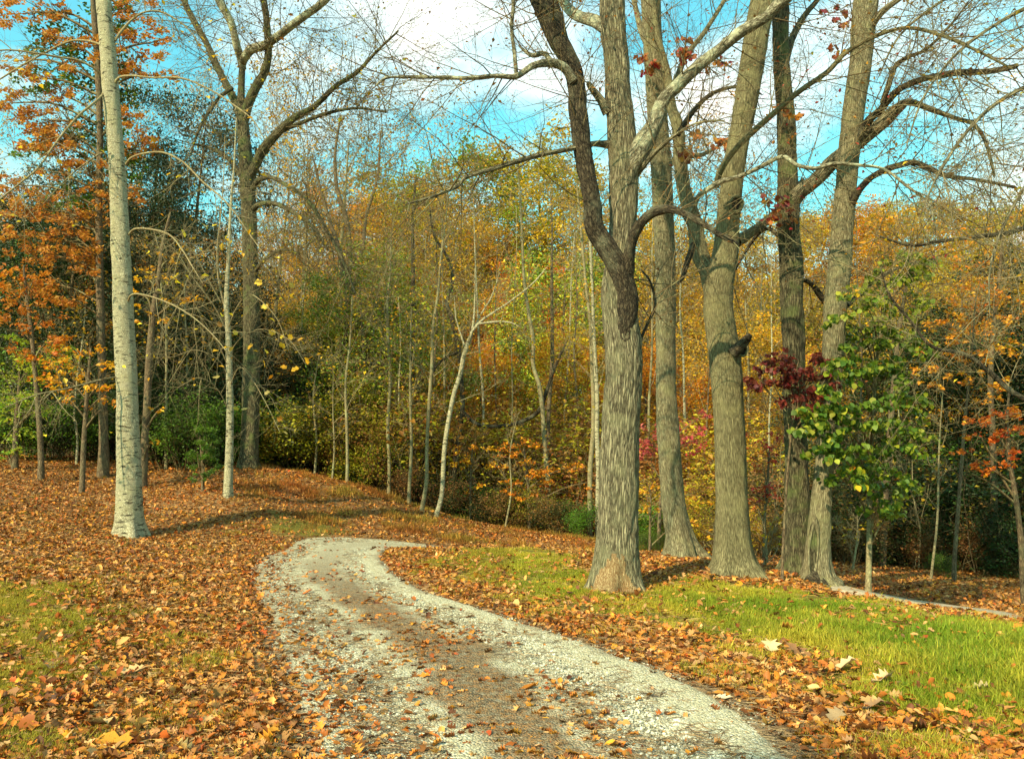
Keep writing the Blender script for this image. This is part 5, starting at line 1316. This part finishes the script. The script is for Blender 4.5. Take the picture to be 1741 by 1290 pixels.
# ------------------------------------------------------------------ the wood behind: one of each kind, then copies
RB = np.random.default_rng(400)
def proto_tree(kind, seed):
    R = np.random.default_rng(seed)
    out, tips = {}, []
    if kind == 'broad':
        S = dict(levels=4, seg=[11, 7, 5, 4], wig=[.05, .12, .15, .18], up=[.06, .03, .02, .0], kids=[19, 8, 5, 0], t0=[.16, .25, .2, 0], ang=[(35, 75), (30, 60), (30, 65), (30, 60)], len=[(.36, .52), (.42, .62), (.4, .6), (.4, .6)], rr=[.38, .45, .45, .5], rmin=.012, taper=.85)
        L_, r_ = 12.5, 0.19; nl, ls, sp = 22000, 0.12, 0.24
    elif kind == 'bare':
        S = dict(levels=4, seg=[11, 8, 6, 4], wig=[.05, .10, .12, .15], up=[.05, .06, .04, .03], kids=[15, 9, 7, 0], t0=[.22, .2, .15, 0], ang=[(25, 55), (25, 50), (25, 55), (20, 50)], len=[(.42, .62), (.42, .62), (.45, .65), (.4, .6)], rr=[.42, .45, .5, .5], rmin=.010, taper=.85)
        L_, r_ = 13.0, 0.17; nl, ls, sp = 4200, 0.10, 0.16
    elif kind == 'cedar':
        S = dict(levels=3, seg=[11, 7, 4], wig=[.02, .06, .12], up=[.06, .0, .0], kids=[60, 9, 0], t0=[.08, .15, 0], ang=[(65, 100), (30, 65), (30, 60)], len=[(.24, .34), (.35, .6), (.4, .6)], rr=[.25, .45, .5], rmin=.010, taper=.9)
        L_, r_ = 9.0, 0.12; nl, ls, sp = 30000, 0.105, 0.17
    elif kind == 'shrub':
        S = dict(levels=3, seg=[6, 5, 4], wig=[.10, .14, .16], up=[.04, .03, .02], kids=[9, 6, 0], t0=[.2, .2, 0], ang=[(30, 70), (30, 65), (30, 60)], len=[(.4, .6), (.4, .65), (.4, .6)], rr=[.5, .5, .5], rmin=.006, taper=.85)
        L_, r_ = 2.2, 0.025; nl, ls, sp = 7500, 0.078, 0.17
    if kind == 'shrub':
        for i in range(9):
            a = i * 0.7 + R.uniform(0, .4); t_ = R.uniform(.15, .8)
            d = np.array([math.cos(a) * t_, math.sin(a) * t_, 1.0]); d /= np.linalg.norm(d)
            grow(R, np.array([math.cos(a) * .15, math.sin(a) * .15, -0.1]), d, L_ * R.uniform(.7, 1.15), r_, 0, S, out, tips)
    else:
        grow(R, np.array([0, 0, -0.5]), np.array([0, 0, 1.0]), L_, r_, 0, S, out, tips)
    tr = {}
    if kind != 'shrub':
        n0 = S['seg'][0]; tr[n0] = [out[n0].pop(0)]
        if not out[n0]: del out[n0]
    T = np.array(tips); top = T[:, 2].max()
    twm = {'broad': M['twig'], 'bare': M['twig_pale'], 'cedar': M['bark_brown'], 'shrub': M['twig']}[kind]
    meshes = []
    if tr:
        V, F, B = tubes(tr, 8); meshes.append(('trunk', mesh_np('trunk', V, F, M['bark_brown'] if kind != 'bare' else M['bark_pole'], True, {'bark_co': ('FLOAT_VECTOR', B)})))
    V, F, B = tubes(out, 3); meshes.append(('branches', mesh_np('branches', V, F, twm, True, {'bark_co': ('FLOAT_VECTOR', B)})))
    if kind == 'broad': T = T[R.uniform(0, 1, len(T)) < 0.5]
    V, F, tone = leaf_quads(R, cluster(R, T, nl, sp), ls, up=0.3, aspect=0.62 if kind != 'cedar' else 0.35)
    meshes.append(('foliage', mesh_np('foliage', V, F, M['leaf'] if kind not in ('cedar',) else M['needle'], False, {'tone': ('FLOAT', tone)})))
    return meshes, top, float(np.percentile(np.hypot(T[:, 0], T[:, 1]), 92))
PT = {'broad': [proto_tree('broad', 501 + i) for i in range(5)], 'bare': [proto_tree('bare', 520 + i) for i in range(3)],
      'cedar': [proto_tree('cedar', 530 + i) for i in range(2)], 'shrub': [proto_tree('shrub', 540 + i) for i in range(3)]}
PLACED = []
def plant(kind, u, vt, Y, ca, cb, name, word, row, widen=1.0, group=None, xy=None, hgt=None, label=None, cat='tree'):
    meshes, top, rad = PT[kind][int(RB.integers(0, len(PT[kind])))]
    if xy is None:
        p = at(u, vt, Y); x, y = p[0], p[1]; gz = h1(x, y); H = p[2] - gz
    else:
        x, y = xy; gz = h1(x, y); H = hgt
    s = H / top; sx = s * widen
    root = empty(name, (x, y, gz)); root.rotation_euler = (0, 0, RB.uniform(0, 6.28)); root.scale = (sx, sx, s)
    for nm, me in meshes:
        o = bpy.data.objects.new(nm, me); col.objects.link(o); o.parent = root
        if nm != 'trunk': o['kind'] = 'stuff'
        if nm == 'foliage': o.color = rgb(ca); o['tint_b'] = list(cb)
    tag(root, label, cat, group)
    if label is None: PLACED.append((root, u, word, row))
    return root

def jit(c, k=0.15): return tuple(max(0, x * RB.uniform(1 - k, 1 + k)) for x in C_[c])
# skyline trees: u, top v, distance, colours
for u, vt, Y, a, b in [(-60, 300, 60, 'gold', 'amber'), (15, 330, 62, 'orange', 'gold'), (90, 370, 64, 'gold', 'olive'), (160, 330, 58, 'amber', 'rust'), (240, 400, 60, 'gold', 'tan'), (320, 390, 64, 'tan', 'gold'), (395, 405, 58, 'gold', 'amber'), (462, 420, 60, 'gold', 'yellow'),
                       (524, 285, 66, 'orange', 'amber'), (575, 385, 58, 'gold', 'amber'), (640, 335, 62, 'orange', 'tan'), (700, 335, 66, 'amber', 'rust'), (760, 330, 58, 'olive', 'gold'), (800, 275, 64, 'olive', 'green'), (858, 250, 60, 'olive', 'gold'), (915, 262, 66, 'olive', 'tan'),
                       (965, 335, 58, 'olive', 'green'), (1015, 365, 62, 'orange', 'gold'), (1075, 395, 60, 'gold', 'olive'), (1135, 385, 66, 'amber', 'gold'), (1195, 400, 58, 'gold', 'tan'), (1260, 375, 62, 'olive', 'gold'), (1315, 370, 60, 'gold', 'olive'), (1375, 362, 66, 'tan', 'gold'),
                       (1435, 350, 60, 'gold', 'orange'), (1490, 345, 58, 'orange', 'gold'), (1545, 338, 64, 'amber', 'gold'), (1600, 332, 58, 'gold', 'olive'), (1655, 322, 62, 'olive', 'lime'), (1710, 322, 58, 'olive', 'green'), (1780, 318, 60, 'olive', 'gold')]:
    plant('broad', u, vt, Y, jit(a), jit(b), 'broadleaf_tree', {'orange': 'orange', 'gold': 'golden', 'amber': 'amber', 'olive': 'olive green', 'tan': 'tan', 'yellow': 'yellow'}[a], 'sky', RB.uniform(1.0, 1.25), 'autumn trees on the skyline')
for u, vt, Y in [(470, 120, 40), (540, 60, 42), (615, 90, 40), (665, 190, 44), (720, 240, 50), (255, 60, 36), (330, 40, 38), (100, 100, 44), (1010, 200, 44), (1290, 210, 42), (1400, 250, 46), (1560, 230, 46), (1680, 210, 44), (-40, 120, 40), (780, 225, 52), (1180, 160, 42)]:
    plant('bare', u, vt, Y, C_['brown'], C_['gold'], 'bare_tree', 'thin leaved', 'bare', RB.uniform(0.75, 1.0), 'nearly bare trees against the sky')
def zone(u):
    if u < 300: z = ['gold', 'olive', 'orange', 'dark', 'green']
    elif u < 460: z = ['gold', 'olive', 'tan', 'dark']
    elif u < 640: z = ['gold', 'amber', 'orange', 'gold', 'olive', 'yellow']
    elif u < 860: z = ['amber', 'orange', 'gold', 'olive', 'gold', 'rust']
    elif u < 1000: z = ['olive', 'gold', 'amber', 'orange', 'olive', 'amber']
    elif u < 1320: z = ['gold', 'amber', 'tan', 'gold', 'olive', 'rust']
    elif u < 1500: z = ['gold', 'olive', 'gold', 'tan', 'amber']
    else: z = ['olive', 'gold', 'gold', 'orange', 'amber', 'olive']
    return z[int(RB.integers(0, len(z)))]
WORDS = {'orange': 'orange', 'gold': 'golden', 'amber': 'amber', 'olive': 'olive green', 'tan': 'tan', 'yellow': 'yellow', 'lime': 'lime green', 'green': 'green', 'dark': 'dark evergreen', 'deep': 'near black evergreen', 'rust': 'rusty', 'brown': 'brown'}
for i, u in enumerate(np.arange(-60, 1830, 58)):
    u = u + RB.uniform(-18, 18); a, b = zone(u), zone(u)
    k = 'bare' if i % 4 == 2 else 'broad'
    plant(k, u, RB.uniform(415, 500), RB.uniform(44, 53), jit(a), jit(b), 'bare_tree' if k == 'bare' else 'broadleaf_tree', 'thinly leaved' if k == 'bare' else WORDS[a], 'mid', RB.uniform(0.9, 1.2), 'trees in the middle of the wood')
for i, u in enumerate(np.arange(-70, 1830, 62)):
    u = u + RB.uniform(-20, 20); a, b = zone(u), zone(u)
    if 500 < u < 760 and i % 2: a, b = 'olive', 'green'
    k = ('bare', 'broad', 'broad', 'bare', 'broad')[i % 5]
    plant(k, u, RB.uniform(510, 600), RB.uniform(33, 41), jit(a), jit(b), 'bare_tree' if k == 'bare' else 'broadleaf_tree', 'thinly leaved' if k == 'bare' else WORDS[a], 'near', RB.uniform(0.95, 1.35), 'smaller trees at the near edge of the wood')
for i, u in enumerate([452, 508, 548, 618, 676, 733, 752, 822, 846, 872, 958, 976, 1093, 1165, 1200, 1285, 1312, 1466, 1530, 1575, 1655, 1690, 130, 92, 285, 320]):
    Yp = RB.uniform(26.5, 36) if 430 < u < 1300 else RB.uniform(22.5, 27)
    wp = RB.uniform(4, 8); vt_ = RB.uniform(330, 560); ln_ = RB.uniform(-22, 26); vb = 795 - (h1((u - 870) / FPX * Yp, Yp) - EYE) * FPX / Yp
    rp = pole('slim_tree', None, Yp, [(u + ln_ * t_ ** 1.4 + 3 * math.sin(t_ * 5 + i), vb + (vt_ - vb) * t_, wp * (1 - 0.7 * t_)) for t_ in np.linspace(0, 1, 8)], 14, [M['bark_pole'], M['bark_pale'], M['bark_brown']][i % 3], seed=260 + i, dotn=220, ca=('olive', 'gold', 'orange')[i % 3], cb='gold', Lr=(0.7, 2.6))
    rp['group'] = 'thin trunks standing in the wood'
    PLACED.append((rp, u, ('greyish', 'pale', 'brown')[i % 3], 'pole'))
# evergreens
for u, vt, Y, w_, a, b, lab in [(320, 165, 27, .85, 'dark', 'deep', 'tall dark cedar rising between the pale trunk and spreading tree'), (270, 330, 28, 1.2, 'deep', 'dark', 'broad black green cedar directly right of the pale tall trunk'), (120, 375, 27, 1.5, 'dark', 'deep', 'wide dark cedar left of the pale tall trunk'),
                                (45, 395, 28, 1.5, 'dark', 'green', 'dark cedar at the far left edge'), (205, 230, 31, 1.0, 'dark', 'deep', 'tall dark cedar hidden behind the pale tall trunk and russet oak'), (-40, 300, 31, 1.2, 'dark', 'deep', 'dark cedar just outside the left edge'), (100, 300, 33, 1.1, 'deep', 'dark', 'dark cedar behind the russet leaf clusters at upper left'), (360, 520, 27, 1.8, 'deep', 'dark', 'low dark cedar behind the pale sapling'), (480, 560, 29, 1.5, 'deep', 'dark', 'low dark cedar right of the spreading tree'),
                                (640, 430, 31, 1.15, 'olive', 'green', 'soft olive cedar above the lane bend'), (700, 470, 33, 1.1, 'olive', 'green', 'second olive cedar, right of the soft one above the bend'), (575, 500, 32, 1.2, 'green', 'olive', 'green cedar left of the soft olive one'),
                                (935, 430, 40, 1.2, 'green', 'lime', 'bright green cedar behind the mottled white trunk'), (1610, 560, 26, 1.7, 'dark', 'green', 'dark cedar behind the amber maple at right'), (1700, 560, 25, 1.6, 'dark', 'deep', 'dark cedar at the right edge'), (1540, 520, 25, 1.5, 'deep', 'dark', 'dark cedar behind the green sapling'),
                                (1790, 430, 22, 1.6, 'deep', 'dark', 'dark cedar outside the flame orange maple'), (1450, 620, 27, 1.5, 'dark', 'deep', 'low dark cedar behind the right twin trunk'), (230, 560, 26, 1.7, 'deep', 'dark', 'low dark cedar directly behind the pale tall trunk')]:
    plant('cedar', u, vt, Y, C_[a], C_[b], 'cedar_tree', '', '', w_, 'dark evergreen trees', label=lab)
# shrubs along the edge of the wood
for i, (u, vt, Y, w_, a, b) in enumerate([(20, 690, 23.5, 1.2, 'green', 'dark'), (95, 700, 24, 1.2, 'dark', 'deep'), (160, 690, 24.5, 1.1, 'dark', 'green'), (215, 660, 25, 1.1, 'deep', 'dark'), (285, 640, 24, 1.1, 'dark', 'deep'), (320, 690, 23, 1.0, 'green', 'dark'), (375, 690, 24.5, 1.1, 'dark', 'green'),
        (455, 700, 26, 1.2, 'green', 'olive'), (500, 690, 26, 1.2, 'dark', 'olive'), (545, 700, 26.5, 1.2, 'olive', 'dark'), (600, 730, 26, 1.2, 'olive', 'brown'), (640, 760, 26, 1.1, 'dark', 'olive'), (680, 800, 25.5, 1.1, 'dark', 'brown'),
        (760, 825, 25.5, 1.2, 'dark', 'brown'), (800, 835, 26, 1.3, 'dark', 'green'), (850, 840, 25, 1.3, 'dark', 'brown'), (905, 845, 25, 1.2, 'olive', 'brown'), (950, 862, 23.5, 1.3, 'dark', 'brown'), (985, 870, 23, 1.0, 'dark', 'green'), (1090, 870, 21, 1.3, 'dark', 'green'), (1110, 895, 18, 1.1, 'green', 'dark'),
        (730, 700, 29, 1.2, 'brown', 'olive'), (820, 690, 30, 1.3, 'brown', 'rust'), (900, 700, 31, 1.3, 'olive', 'brown'), (985, 700, 29, 1.2, 'brown', 'olive'), (1080, 750, 27, 1.2, 'rust', 'brown'), (1150, 800, 22, 1.2, 'olive', 'brown'), (1205, 850, 19, 1.2, 'brown', 'olive'), (1290, 860, 18, 1.2, 'brown', 'olive'),
        (1330, 760, 22, 1.2, 'dark', 'brown'), (1440, 840, 20, 1.1, 'brown', 'dark'), (1500, 800, 23, 1.2, 'dark', 'deep'), (1560, 780, 23, 1.2, 'deep', 'dark'), (1620, 790, 23.5, 1.2, 'brown', 'deep'), (1680, 800, 23, 1.2, 'dark', 'brown'), (1600, 935, 18.5, 1.0, 'deep', 'green'), (1740, 850, 20, 1.2, 'deep', 'dark'), (1400, 860, 21, 1.0, 'dark', 'brown'), (1540, 860, 21.5, 1.1, 'brown', 'dark'), (1660, 870, 21, 1.0, 'brown', 'deep'),
        (1250, 700, 27, 1.2, 'rust', 'olive'), (660, 690, 29, 1.2, 'olive', 'brown'), (580, 650, 30, 1.2, 'brown', 'olive'), (510, 620, 31, 1.2, 'dark', 'brown')]):
    if u < 1100: vt -= 22
    plant('shrub', u, vt, Y, jit(a), jit(b), 'shrub', WORDS[a], 'shrub', w_, 'bushes along the edge of the wood', cat='bush')

ZN = [(170, 'left of the pale trunk'), (262, 'behind the pale trunk'), (365, 'left of the pale sapling'), (465, 'behind the spreading tree'), (600, 'above the russet bank'), (700, 'above the lane bend'), (800, 'behind the leaning white trunk'),
      (870, 'right of the leaning white trunk'), (960, 'behind the mottled white trunk'), (1090, 'behind the forked oak'), (1190, 'behind the second big trunk'), (1290, 'behind the tan maple'), (1440, 'behind the twin trunks'), (1590, 'behind the green sapling'), (9999, 'at the right edge')]
HEAD = {'sky': '{} tree on the skyline', 'bare': 'tall {} tree against sky', 'mid': '{} tree deep in the wood', 'near': 'small {} tree at wood edge', 'shrub': '{} bush at wood edge', 'pole': 'thin {} trunk inside the wood'}
bucket = {}
for root, u, word, row in sorted(PLACED, key=lambda q: q[1]):
    z_ = [n_ for lim, n_ in ZN if u < lim][0]
    bucket.setdefault((HEAD[row].format(word), z_), []).append(root)
ORD = ['leftmost', 'second from left', 'third from left', 'fourth from left', 'fifth from left', 'sixth from left']
for (h_, z_), L_ in bucket.items():
    for i, r_ in enumerate(L_): r_['label'] = '%s %s' % (h_, z_) + ('' if len(L_) == 1 else ', ' + ORD[i])

# far woods and the tangle of undergrowth: nobody could count these
RW = np.random.default_rng(600)
n = 52000
y = RW.uniform(76, 118, n); x = RW.uniform(-1, 1, n) * y * 0.8
lump_ = np.array([noise.noise((a * .09, b * .09, 2.0)) for a, b in zip(x, y)])
gz = height(x, y); z = gz + (RW.uniform(0, 1, n) ** 0.6) * (13 + 11 * lump_)
o = leaf_obj('distant_woods', RW, np.stack([x, y, z], 1), 0.75, M['leaf'], None, C_['gold'], C_['olive'])
tag(o, 'far mass of gold and olive autumn woods on the rise', kind='stuff')
out, tips = {}, []
for i in range(2600):
    y = RW.uniform(25.5, 40); x = (RW.uniform(-60, 1800) - 870) / FPX * y
    d = np.array([RW.normal(0, .35), RW.normal(0, .35), 1.0]); d /= np.linalg.norm(d)
    grow(RW, np.array([x, y, h1(x, y) - .05]) if i % 8 == 0 else np.array([x, y, gzc]), d, RW.uniform(1.0, 4.2), RW.uniform(.006, .016), 0, dict(TW2, levels=2, seg=[7, 4], wig=[.12, .16], up=[-.01, 0], kids=[5, 0], rmin=.004), out, tips) if False else None
xs = np.where(RW.uniform(0, 1, 2800) < 0.7, RW.uniform(-60, 1800, 2800), RW.uniform(560, 1300, 2800)); ys = RW.uniform(25.5, 42, 2800)
rsel = xs > 1290; ys[rsel] = RW.uniform(20.5, 34, rsel.sum())
xw = (xs - 870) / FPX * ys; gzs = height(xw, ys)
SU = dict(TW2, levels=2, seg=[7, 4], wig=[.12, .16], up=[-.012, 0.0], kids=[5, 0], rmin=.004)
for i in range(2800):
    d = np.array([RW.normal(0, .35), RW.normal(0, .35), 1.0]); d /= np.linalg.norm(d)
    grow(RW, np.array([xw[i], ys[i], gzs[i] - .05]), d, RW.uniform(1.0, 4.6), RW.uniform(.007, .018), 0, SU, out, tips)
pale_ = {n_: L_[::2] for n_, L_ in out.items()}; out = {n_: L_[1::2] for n_, L_ in out.items()}
tag(tube_obj('pale_undergrowth', pale_, M['twig_pale']), 'pale dead stems and shoots standing among the undergrowth', kind='stuff')
V, F, B = tubes(out, 3)
o = link('undergrowth', mesh_np('undergrowth', V, F, M['bark_brown'], True, {'bark_co': ('FLOAT_VECTOR', B)})); tag(o, 'tangle of bare brown undergrowth stems filling the wood', kind='stuff')
o = leaf_obj('undergrowth_leaves', RW, cluster(RW, tips, 30000, .22), 0.10, M['leaf'], None, (.34, .15, .03), C_['olive'])
tag(o, 'scattered rusty and olive leaves caught in the undergrowth', kind='stuff')

# unseen tree added behind and left of the viewer to shade the near lane
for (x, y), H, lab in (((-4.2, -6.2), 10.5, 'unseen tree added behind the viewer to shade the lane'),):
    plant('broad', 0, 0, 0, C_['gold'], C_['olive'], 'broadleaf_tree', '', '', 1.0, xy=(x, y), hgt=H, label=lab)

# ------------------------------------------------------------------ fallen leaves one can pick out
def fallen(p, size, rot, c, k, label, group=None):
    o = bpy.data.objects.new('fallen_leaf', PROTO_N[k]); col.objects.link(o)
    o.location = p; o.rotation_euler = rot; o.scale = (size,) * 3; o.color = rgb(c)
    return tag(o, label, 'leaf', group)
for u, v, px, c, k, lab in [(190, 1278, 66, (.78, .30, .03), 3, 'largest bright orange leaf in the lower left corner'), (168, 1246, 52, (.50, .31, .13), 1, 'tan lobed leaf just above the big orange leaf'), (827, 1254, 32, (.70, .16, .03), 2, 'bright red orange leaf lying on the lane near its bottom'),
        (768, 1232, 16, (.32, .05, .03), 2, 'small dark red leaf left of the red orange one on lane'), (1062, 1214, 15, (.36, .07, .03), 4, 'small red leaf on the right wheel track'), (1165, 1080, 30, (.75, .28, .04), 1, 'glowing orange leaf at the grass edge right of the lane'),
        (1347, 1081, 30, (.72, .32, .05), 5, 'orange leaf standing up in the green grass at right'), (1360, 1122, 66, (.42, .22, .08), 0, 'wide curled brown leaf below the upright orange one'), (1310, 1112, 44, (.56, .40, .20), 1, 'pale tan leaf left of the wide curled brown leaf'),
        (1437, 1146, 44, (.50, .36, .19), 1, 'tan leaf in grass right of the wide curled brown leaf'), (1498, 1170, 38, (.60, .42, .22), 5, 'folded pale leaf at the lawn edge, lower right'), (1534, 1152, 44, (.62, .38, .12), 3, 'yellow tan leaf leaning in the grass at lower right'),
        (1424, 1178, 46, (.62, .48, .28), 0, 'pale lobed leaf on the litter below the lawn'), (1612, 1249, 46, (.62, .37, .14), 2, 'orange tan leaf near the lower right corner'), (1226, 1188, 40, (.60, .47, .28), 0, 'flat pale lobed leaf at the right rim of the lane'),
        (1420, 1232, 44, (.52, .36, .18), 1, 'tan lobed leaf at bottom right below the pale one'), (575, 1187, 30, (.58, .26, .07), 1, 'orange brown leaf on the left wheel track'), (880, 1284, 22, (.70, .36, .06), 4, 'yellow orange leaf at the bottom edge of the lane'),
        (522, 1009, 18, (.62, .18, .04), 1, 'small orange leaf on the far left wheel track'), (225, 1148, 40, (.52, .33, .14), 0, 'tan lobed leaf at the rim of the left grass patch'), (372, 1148, 30, (.66, .33, .06), 3, 'yellow orange leaf on the left verge'),
        (85, 1142, 44, (.50, .34, .17), 0, 'pale brown leaf lying in the left grass patch'), (1485, 1215, 40, (.42, .26, .12), 1, 'brown leaf beneath the folded pale one'), (1660, 1185, 34, (.55, .42, .2), 5, 'pale curled leaf in grass near the right edge')]:
    p = ground_hit(u, v); s_ = px * p[1] / FPX
    up_ = 0.35 if px > 28 else 0.1
    inroad = poly_dist(np.array([p[:2]]), ROAD_POLY)[0] > 0
    fallen((p[0], p[1], h1(p[0], p[1]) + (0.0 if inroad else 0.035)), s_, (R2.uniform(-up_, up_), R2.uniform(-up_, up_), R2.uniform(0, 6.28)), c, k, lab)
for i in big_i:
    q = LIT; x_, y_ = q['x'][i], q['y'][i]
    if q['rd'][i] > 0: where = 'on the lane'
    elif q['g'][i] > 0: where = 'in the left grass patch' if x_ < 0 else 'in the right lawn'
    else: where = 'on near left verge' if x_ < 0 else 'on the near right verge'
    c = q['cols'][i]; l_ = c.sum()
    w_ = 'pale tan' if c[2] > .11 else 'dark brown' if l_ < .42 else 'orange' if c[0] > 2.0 * c[1] and l_ > .68 else 'brown'
    shp = ('lobed', 'lobed', 'oval', 'broad', 'curled', 'crumpled')[int(q['idx'][i])]
    sz_ = 'large' if q['sz'][i] > 0.10 else 'small'
    mx = float(midline0(np.array([y_]))[0])
    if q['rd'][i] > 0: side = 'left wheel track' if x_ < mx - 0.35 else 'right wheel track' if x_ > mx + 0.45 else 'middle strip'; where = 'on the %s of the lane' % side
    elif x_ < 0: where = ('in the left grass patch' if q['g'][i] > 0 else 'on the near left verge') + (' by the lane' if x_ > -2.1 else '')
    else: where = 'in the right lawn' if q['g'][i] > 0 else 'on the near right verge'
    where += ', bottom rows' if y_ < 4.45 else ''
    lab = '%s %s %s fallen leaf %s' % (sz_, w_, shp, where)
    fallen((x_, y_, q['z'][i] + 0.006), q['sz'][i], q['rot'][i], c, int(q['idx'][i]), lab, '%s %s %s leaves %s' % (sz_, w_, shp, where))
